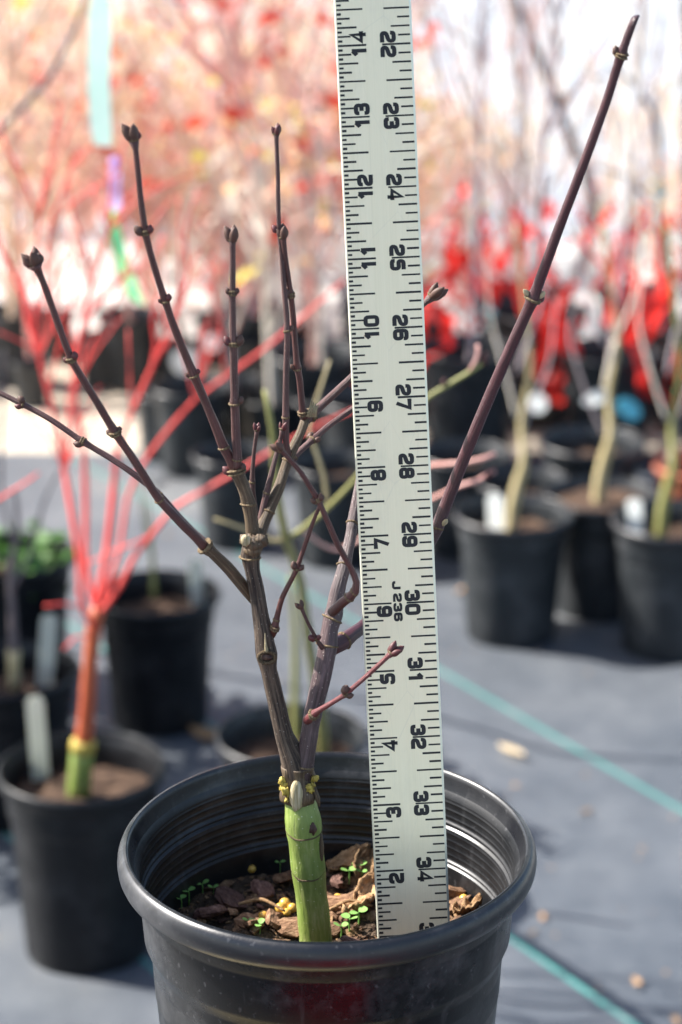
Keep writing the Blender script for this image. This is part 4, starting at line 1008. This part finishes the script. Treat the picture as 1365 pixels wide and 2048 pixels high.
while y < 3.95:
    half = y*.175 + .12
    x = -half + random.uniform(0, .1)
    while x < half:
        px, py = px_of(x, y, .15)
        ok = True
        if px < 620 and y < 3.75: ok = False            # the open path at left
        if px > 600 and y < 3.3 and not (700 < px < 850): ok = False       # pots placed one by one above
        if ok:
            jx, jy = random.uniform(-.02, .02), random.uniform(-.02, .02)
            place_pot(x+jx, y+jy, random.uniform(.9, 1.05) * (.72 if px < 620 else 1), random.uniform(0, 6.28))
            rn = random.random()
            if px < 650: k = 'coral' if rn < .42 else ('orange' if rn < .75 else ('yellow' if rn < .85 else 'redleaf'))
            elif px < 850: k = 'orange' if rn < .3 else ('yellow' if rn < .5 else ('whip' if rn < .75 else 'redleaf'))
            else: k = 'whip' if rn < .72 else ('redleaf' if rn < .90 else 'yellow')
            place_sap(k, x+jx, y+jy, random.uniform(.85, 1.15) * (.62 if px > 700 and k != 'whip' else 1), random.uniform(0, 6.28))
        x += random.uniform(.185, .235)
    y += .2
# open ground stock further back
y = 4.15; tot = 0
while y < 8.0:
    half = y*.16 + .1
    x = -half + random.uniform(0, .1)
    while x < half:
        px, py = px_of(x, y, .3); rn = random.random()
        if px < 660: k = 'coral' if rn < .22 else ('orange' if rn < .56 else ('beige' if rn < .86 else 'yellow')); sc_ = random.uniform(.55, .95)
        elif px < 930: k = 'orange' if rn < .2 else ('yellow' if rn < .55 else 'whip'); sc_ = random.uniform(.55, .85)
        else: k = 'whip' if rn < .93 else 'yellow'; sc_ = random.uniform(.55, .9) * (.6 if rn >= .93 else 1)
        if y < (5.9 if px < 900 else 5.2) and not (px < 660 and y > 4.6 and random.random() < .42): place_sap(k, x + random.uniform(-.04, .04), y + random.uniform(-.05, .05), sc_, random.uniform(0, 6.28), -.02); tot += 1
        x += random.uniform(.17, .27) if px < 660 else random.uniform(.17, .3)
    y += .24
for k in range(42):
    y = random.uniform(3.95, 5.0); x = random.uniform(-.16*y, .02*y); place_sap(random.choice(['coral', 'coral', 'orange', 'beige', 'coral']), x, y, random.uniform(.4, .62), random.uniform(0, 6.28), -.01)
for k in range(22):
    y = random.uniform(4.1, 5.2); x = random.uniform(.03*y, .16*y); place_sap(random.choice(['yellow', 'orange', 'redleaf', 'yellow']), x, y, random.uniform(.32, .5), random.uniform(0, 6.28), -.01)
# red flagging ribbons tied to saplings
def ribbon(P, L, W, lean, rz, m, label, group, seed, name='ribbon', wave=1.0):
    mb = MB(); n, k = 12, 4; vs, fs = [], []
    for i in range(n+1):
        t = i/n
        for j in range(k+1):
            s = j/k*2-1
            tw = .5*wave*math.sin(t*3 + seed)
            x = lean*L*t*(t if wave < .5 else 1) + .012*wave*math.sin(t*5+seed); z = -L*t*math.sqrt(max(.05, 1-lean*lean))
            wd = W/2*(.35 + .65*min(1, t*4)) * (1 if t < .97 else .8)
            vs.append((x + s*wd*math.cos(tw), s*wd*math.sin(tw) + .014*wave*math.sin(t*7+seed*2), z - s*wd*lean*.5))
    for i in range(n):
        for j in range(k): fs.append((i*(k+1)+j, (i+1)*(k+1)+j, (i+1)*(k+1)+j+1, i*(k+1)+j+1))
    mb.add(vs, fs)
    lathe(mb, [(.0008, -.006), (.005, -.002), (.005, .003), (.0008, .006)], 8)
    o = mb.build(name, m, None, True, P); o.rotation_euler.z = rz
    return tag(o, label, 'ribbon', group)
RIB = [(905, 560, .18, -.35), (955, 500, .2, -.3), (985, 520, .16, .2), (1060, 620, .19, .45), (1090, 650, .17, .3), (1130, 700, .16, -.5), (1165, 705, .16, -.35), (1230, 470, .16, -.7), (1190, 430, .15, -.75), (1290, 470, .17, .55),
       (1330, 530, .18, -.2), (1260, 600, .16, .15), (1300, 590, .15, -.6), (1255, 690, .17, .2), (1350, 610, .2, -.45), (1240, 740, .16, .55), (1275, 770, .16, .6), (880, 640, .17, -.4), (940, 700, .15, -.3), (870, 720, .15, .2), (1010, 560, .16, .3),
       (1110, 560, .15, .1), (1035, 480, .14, -.2), (1320, 690, .17, -.5), (1150, 780, .15, -.6), (1365, 480, .16, .2), (905, 470, .14, .1), (1080, 520, .15, .2)]
rr_ = random.Random(11)
RIB = [(a, b - 20, c*.72, d) for a, b, c, d in RIB] + [(rr_.uniform(850, 1380), rr_.uniform(400, 800), rr_.uniform(.06, .13), rr_.uniform(-.7, .7)) for _ in range(14)] + [(rr_.uniform(855, 1380), rr_.uniform(430, 640), rr_.uniform(.06, .12), rr_.uniform(-.8, .8)) for _ in range(34)]
for i, (px, py, L, lean) in enumerate(RIB):
    Y = 3.35 + .6*((i*37) % 11)/11 + (0.2 if py < 520 else 0) - (.3 if py > 690 else 0)
    ribbon(at(px, py-40, Y), L, .0125 + .009*((i*5) % 4)/3, lean, random.uniform(-.5, .5), M['ribbon_red'], 'strip of bright red tape hanging on a sapling right of the ruler', 'red tape strips right of the ruler', i*1.7)
for i, (px, py, L, lean) in enumerate([(480, 520, .13, -.5), (430, 560, .12, .5), (500, 590, .1, -.4), (640, 600, .14, .5), (560, 620, .1, .3), (400, 500, .1, -.3), (690, 740, .12, .2), (672, 790, .1, -.2)]):
    ribbon(at(px, py-40, 4.3 + .1*i if i < 6 else 3.5), L, .026, lean, random.uniform(-.5, .5), M['ribbon_red'], 'strip of red tape hanging left of the ruler in the rows behind', 'red tape strips left of the ruler', i*2.3)
ribbon(at(193, -60, 2.0), .151, .0245, .0, -.6, M['ribbon_mint'], 'long pale mint ribbon hanging at the top left', None, .3, wave=.12)
ribbon(at(230, 325, 2.2), .050, .016, -.04, -.6, M['ribbon_purple'], 'short purple ribbon hanging above the green one', None, 1.3, wave=.15)
ribbon(at(228, 432, 2.2), .086, .023, .34, -.6, M['ribbon_green'], 'bright green ribbon hanging among the coral twigs', None, 2.0, wave=.3)
def tag_or_glint(px, py, Y, w_, h_, tilt, m, label):  # hanging tags, and small white discs put in as blurred highlights
    mb = MB(); P = at(px, py, Y); k = pxm(P); n = 20; vs = []
    for yy in (-.0006, .0006): vs += [(math.cos(2*math.pi*i/n)*w_*k/2, yy, math.sin(2*math.pi*i/n)*h_*k/2) for i in range(n)]
    mb.add(vs, [tuple(range(n)), tuple(range(2*n-1, n-1, -1))] + [(i, i+n, (i+1) % n+n, (i+1) % n) for i in range(n)])
    o = mb.build('tag_or_glint_disc', m, None, False, P); o.rotation_euler = (-.75, tilt, 0); tag(o, label, 'tag', 'oval tags hanging on the saplings')
tag_or_glint(1075, 807, 3.2, 40, 44, 0, M['tag_white'], 'round white tag hanging right of the purple whip'); tag_or_glint(1195, 795, 3.2, 62, 30, -.35, M['tag_white'], 'long white oval tag beside the blue one')
tag_or_glint(1258, 818, 3.1, 56, 44, .6, M['tag_blue'], 'turquoise blue oval tag at the right'); tag_or_glint(425, 685, 3.6, 34, 40, 0, M['tag_white'], 'small round white disc standing for a glint left of the upright stem')
tag_or_glint(372, 725, 3.5, 60, 60, .5, M['tag_white'], 'larger white tag below the small round one'); tag_or_glint(410, 830, 3.45, 90, 42, .1, M['tag_white'], 'wide white tag lying on the path pot')
tag_or_glint(978, 635, 3.6, 26, 46, 0, M['tag_blue'], 'narrow turquoise tag near the middle of the red tapes'); tag_or_glint(1322, 384, 3.6, 26, 26, 0, M['tag_blue'], 'small turquoise tag high at the right')
tag_or_glint(875, 505, 4.2, 30, 44, 0, M['tag_white'], 'small white disc standing for a glint just right of the ruler')  # white disc added in place of a blurred highlight
tag_or_glint(1320, 492, 4.2, 22, 22, 0, M['tag_white'], 'tiny white disc standing for a glint high among the red tapes')
# arching limbs of taller trees
def arch(name, root, label, pts, mk):
    t = empty(name, root, label, 'sapling', 'taller bare saplings behind')
    for i, ps in enumerate(pts):
        W = [at(a, b, Y) for a, b, w_, Y in ps]; rad = [w_*pxm(p)/2 for p, (a, b, w_, Y) in zip(W, ps)]
        if i == 0: W = [Vector(root)] + W; rad = [rad[0]*1.2] + rad
        mb = MB(); tube(mb, [p - t.location for p in W], rad, 8, .03, (), .05); mb.build('trunk' if i == 0 else 'branch', M[mk], t)
arch('bare_sapling', (-.62, 2.75, .0), 'dark bare sapling whose limb arches over the top left corner', [[(-160, 420, 16, 2.6), (-40, 300, 15, 2.5), (20, 240, 14, 2.5), (90, 165, 13, 2.5), (150, 60, 11, 2.5), (185, -60, 8, 2.5)]], 't_dark')
arch('bare_sapling', (.52, 3.55, .0), 'dark bare sapling bending at the upper right edge', [[(1330, 560, 12, 3.6), (1318, 420, 12, 3.6), (1322, 300, 12, 3.6), (1305, 220, 11, 3.6), (1262, 160, 9, 3.6), (1215, 130, 6, 3.6)], [(1300, 400, 8, 3.6), (1250, 350, 7, 3.6), (1180, 330, 5, 3.6)]], 't_dark')
arch('bare_sapling', (.36, 3.95, .0), 'grey bare sapling slanting left at the upper right of the ruler', [[(1190, 420, 19, 4.0), (1140, 270, 18, 4.0), (1090, 140, 17, 4.0), (1040, 20, 16, 4.0), (1010, -60, 12, 4.0)], [(1120, 220, 9, 4.0), (1210, 60, 6, 4.0)]], 't_dark')
arch('bare_sapling', (-.25, 3.9, .0), 'pale tan sapling stems crossing behind the central twigs', [[(350, 620, 14, 3.8), (365, 460, 14, 3.8), (400, 360, 13, 3.8), (470, 290, 10, 3.8)], [(360, 540, 10, 3.8), (430, 440, 11, 3.8), (520, 350, 9, 3.8), (560, 310, 6, 3.8)]], 't_beige')
for px, py, w_ in ((330, 790, 120), (60, 690, 84), (200, 655, 88), (268, 618, 82), (345, 655, 84), (30, 585, 80), (110, 600, 76), (500, 665, 96), (565, 720, 110), (430, 610, 80), (610, 640, 90), (640, 800, 120), (545, 800, 130), (470, 760, 120)):
    C_ = atz(px, py, .1); r_ = w_*pxm(C_)/2; pot_ = place_pot(C_.x, C_.y, r_/.08, px*1.0)
    if px > 400 or px < 150: place_sap(random.choice(['whip', 'whip', 'yellow', 'coral']), C_.x, C_.y, random.uniform(.5, .8), px*.7, .09)
# odd leaves and chips on the ground cloth
lm = chip_mesh('fallen_leaf', M['leaf_dry'], .016, .006, .0012, 77)
for px, py, s, lab in [(1172, 1622, .45, 'small orange leaf near the right teal line'), (1275, 1962, .5, 'orange leaf low at the right'), (1065, 1865, .35, 'brown chip by the pot right side'),
                       (1352, 2040, .5, 'brown leaf in the bottom right corner'), (925, 1180, .8, 'brown leaf left of the charcoal pot'), (410, 1465, 1.6, 'rusty leaf between the left pots')]:
    o = link('fallen_leaf', lm, None, atz(px, py, .0045)); o.scale = (s, s, s); o.rotation_euler = (0, 0, random.uniform(0, 6.28)); tag(o, lab, 'fallen leaf', 'fallen leaves on the ground cloth')

mb = MB(); rd = random.Random(21)
for k in range(900):
    x, y = rd.uniform(-1.2, 1.2), rd.uniform(1.2, 4.0); a = rd.uniform(.0012, .0045)*(1 + (rd.random() < .06)*1.5); g = rd.uniform(0, 6.28); e = rd.uniform(.25, .7)
    vs = [(x + math.cos(g)*a, y + math.sin(g)*a, .003), (x - math.sin(g)*a*e, y + math.cos(g)*a*e, .0045), (x - math.cos(g)*a, y - math.sin(g)*a, .003), (x + math.sin(g)*a*e, y - math.cos(g)*a*e, .0032)]
    mb.add(vs, [(0, 1, 2, 3)])
tag(mb.build('ground_debris', M['leaf_dry'], None, False), 'fine leaf crumbs scattered over the ground cloth', 'debris', None, 'stuff')
# an added, unseen shrub, put in to shade the left pots and the cloth
sh = empty('added_shade_shrub', (-.86, 2.40, 0), 'added potted evergreen shrub, unseen outside the left edge, put there to cast shade', 'shrub')
mb = MB(); lathe(mb, pot_profile(.13, .26), 32); mb.build('pot', M['pot'], sh)
mb = MB(); tube(mb, [(0, 0, .2), (.01, 0, .5), (0, .01, .9)], [.016, .012, .006], 8, .1); mb.build('trunk', M['t_dark'], sh)
mb = MB(); rd = random.Random(5)
for k in range(2600):
    d_ = Vector((rd.gauss(0, 1), rd.gauss(0, 1), rd.gauss(0, 1))).normalized() * rd.random()**.4
    c = Vector((d_.x*.27, d_.y*.27, .62 + d_.z*.37)); c += Vector((1, .6, .3))*.05*mnoise.noise(c*6); a = rd.uniform(.014, .026)
    q = Matrix.Rotation(rd.uniform(0, 6.28), 3, 'Z') @ Matrix.Rotation(rd.uniform(-1.3, 1.3), 3, 'X')
    mb.add([c + q @ Vector(v) for v in ((-a, 0, 0), (0, -a*.4, .003), (a, 0, 0), (0, a*.4, .003))], [(0, 1, 2, 3)])
mb.build('foliage', M['weed'], sh, False)

P = atz(1022, 1502, .004); mb = MB(); vs, fs = [], []
for i in range(11):
    t = i/10; wd = .0065*math.sin(math.pi*(t*.94+.03))**.8
    vs += [((t-.5)*.044, -wd, .001+.004*t*t), ((t-.5)*.044, 0, .003*t), ((t-.5)*.044, wd, .0015+.004*t*t)]
for i in range(10):
    for j in (0, 1): fs.append((3*i+j, 3*i+3+j, 3*i+4+j, 3*i+1+j))
mb.add(vs, fs); o = mb.build('fallen_leaf', M['leaf_peach'], None, True, P); o.rotation_euler.z = -.95
tag(o, 'long pale tan leaf lying on the ground cloth below the teal line', 'fallen leaf', 'fallen leaves on the ground cloth')
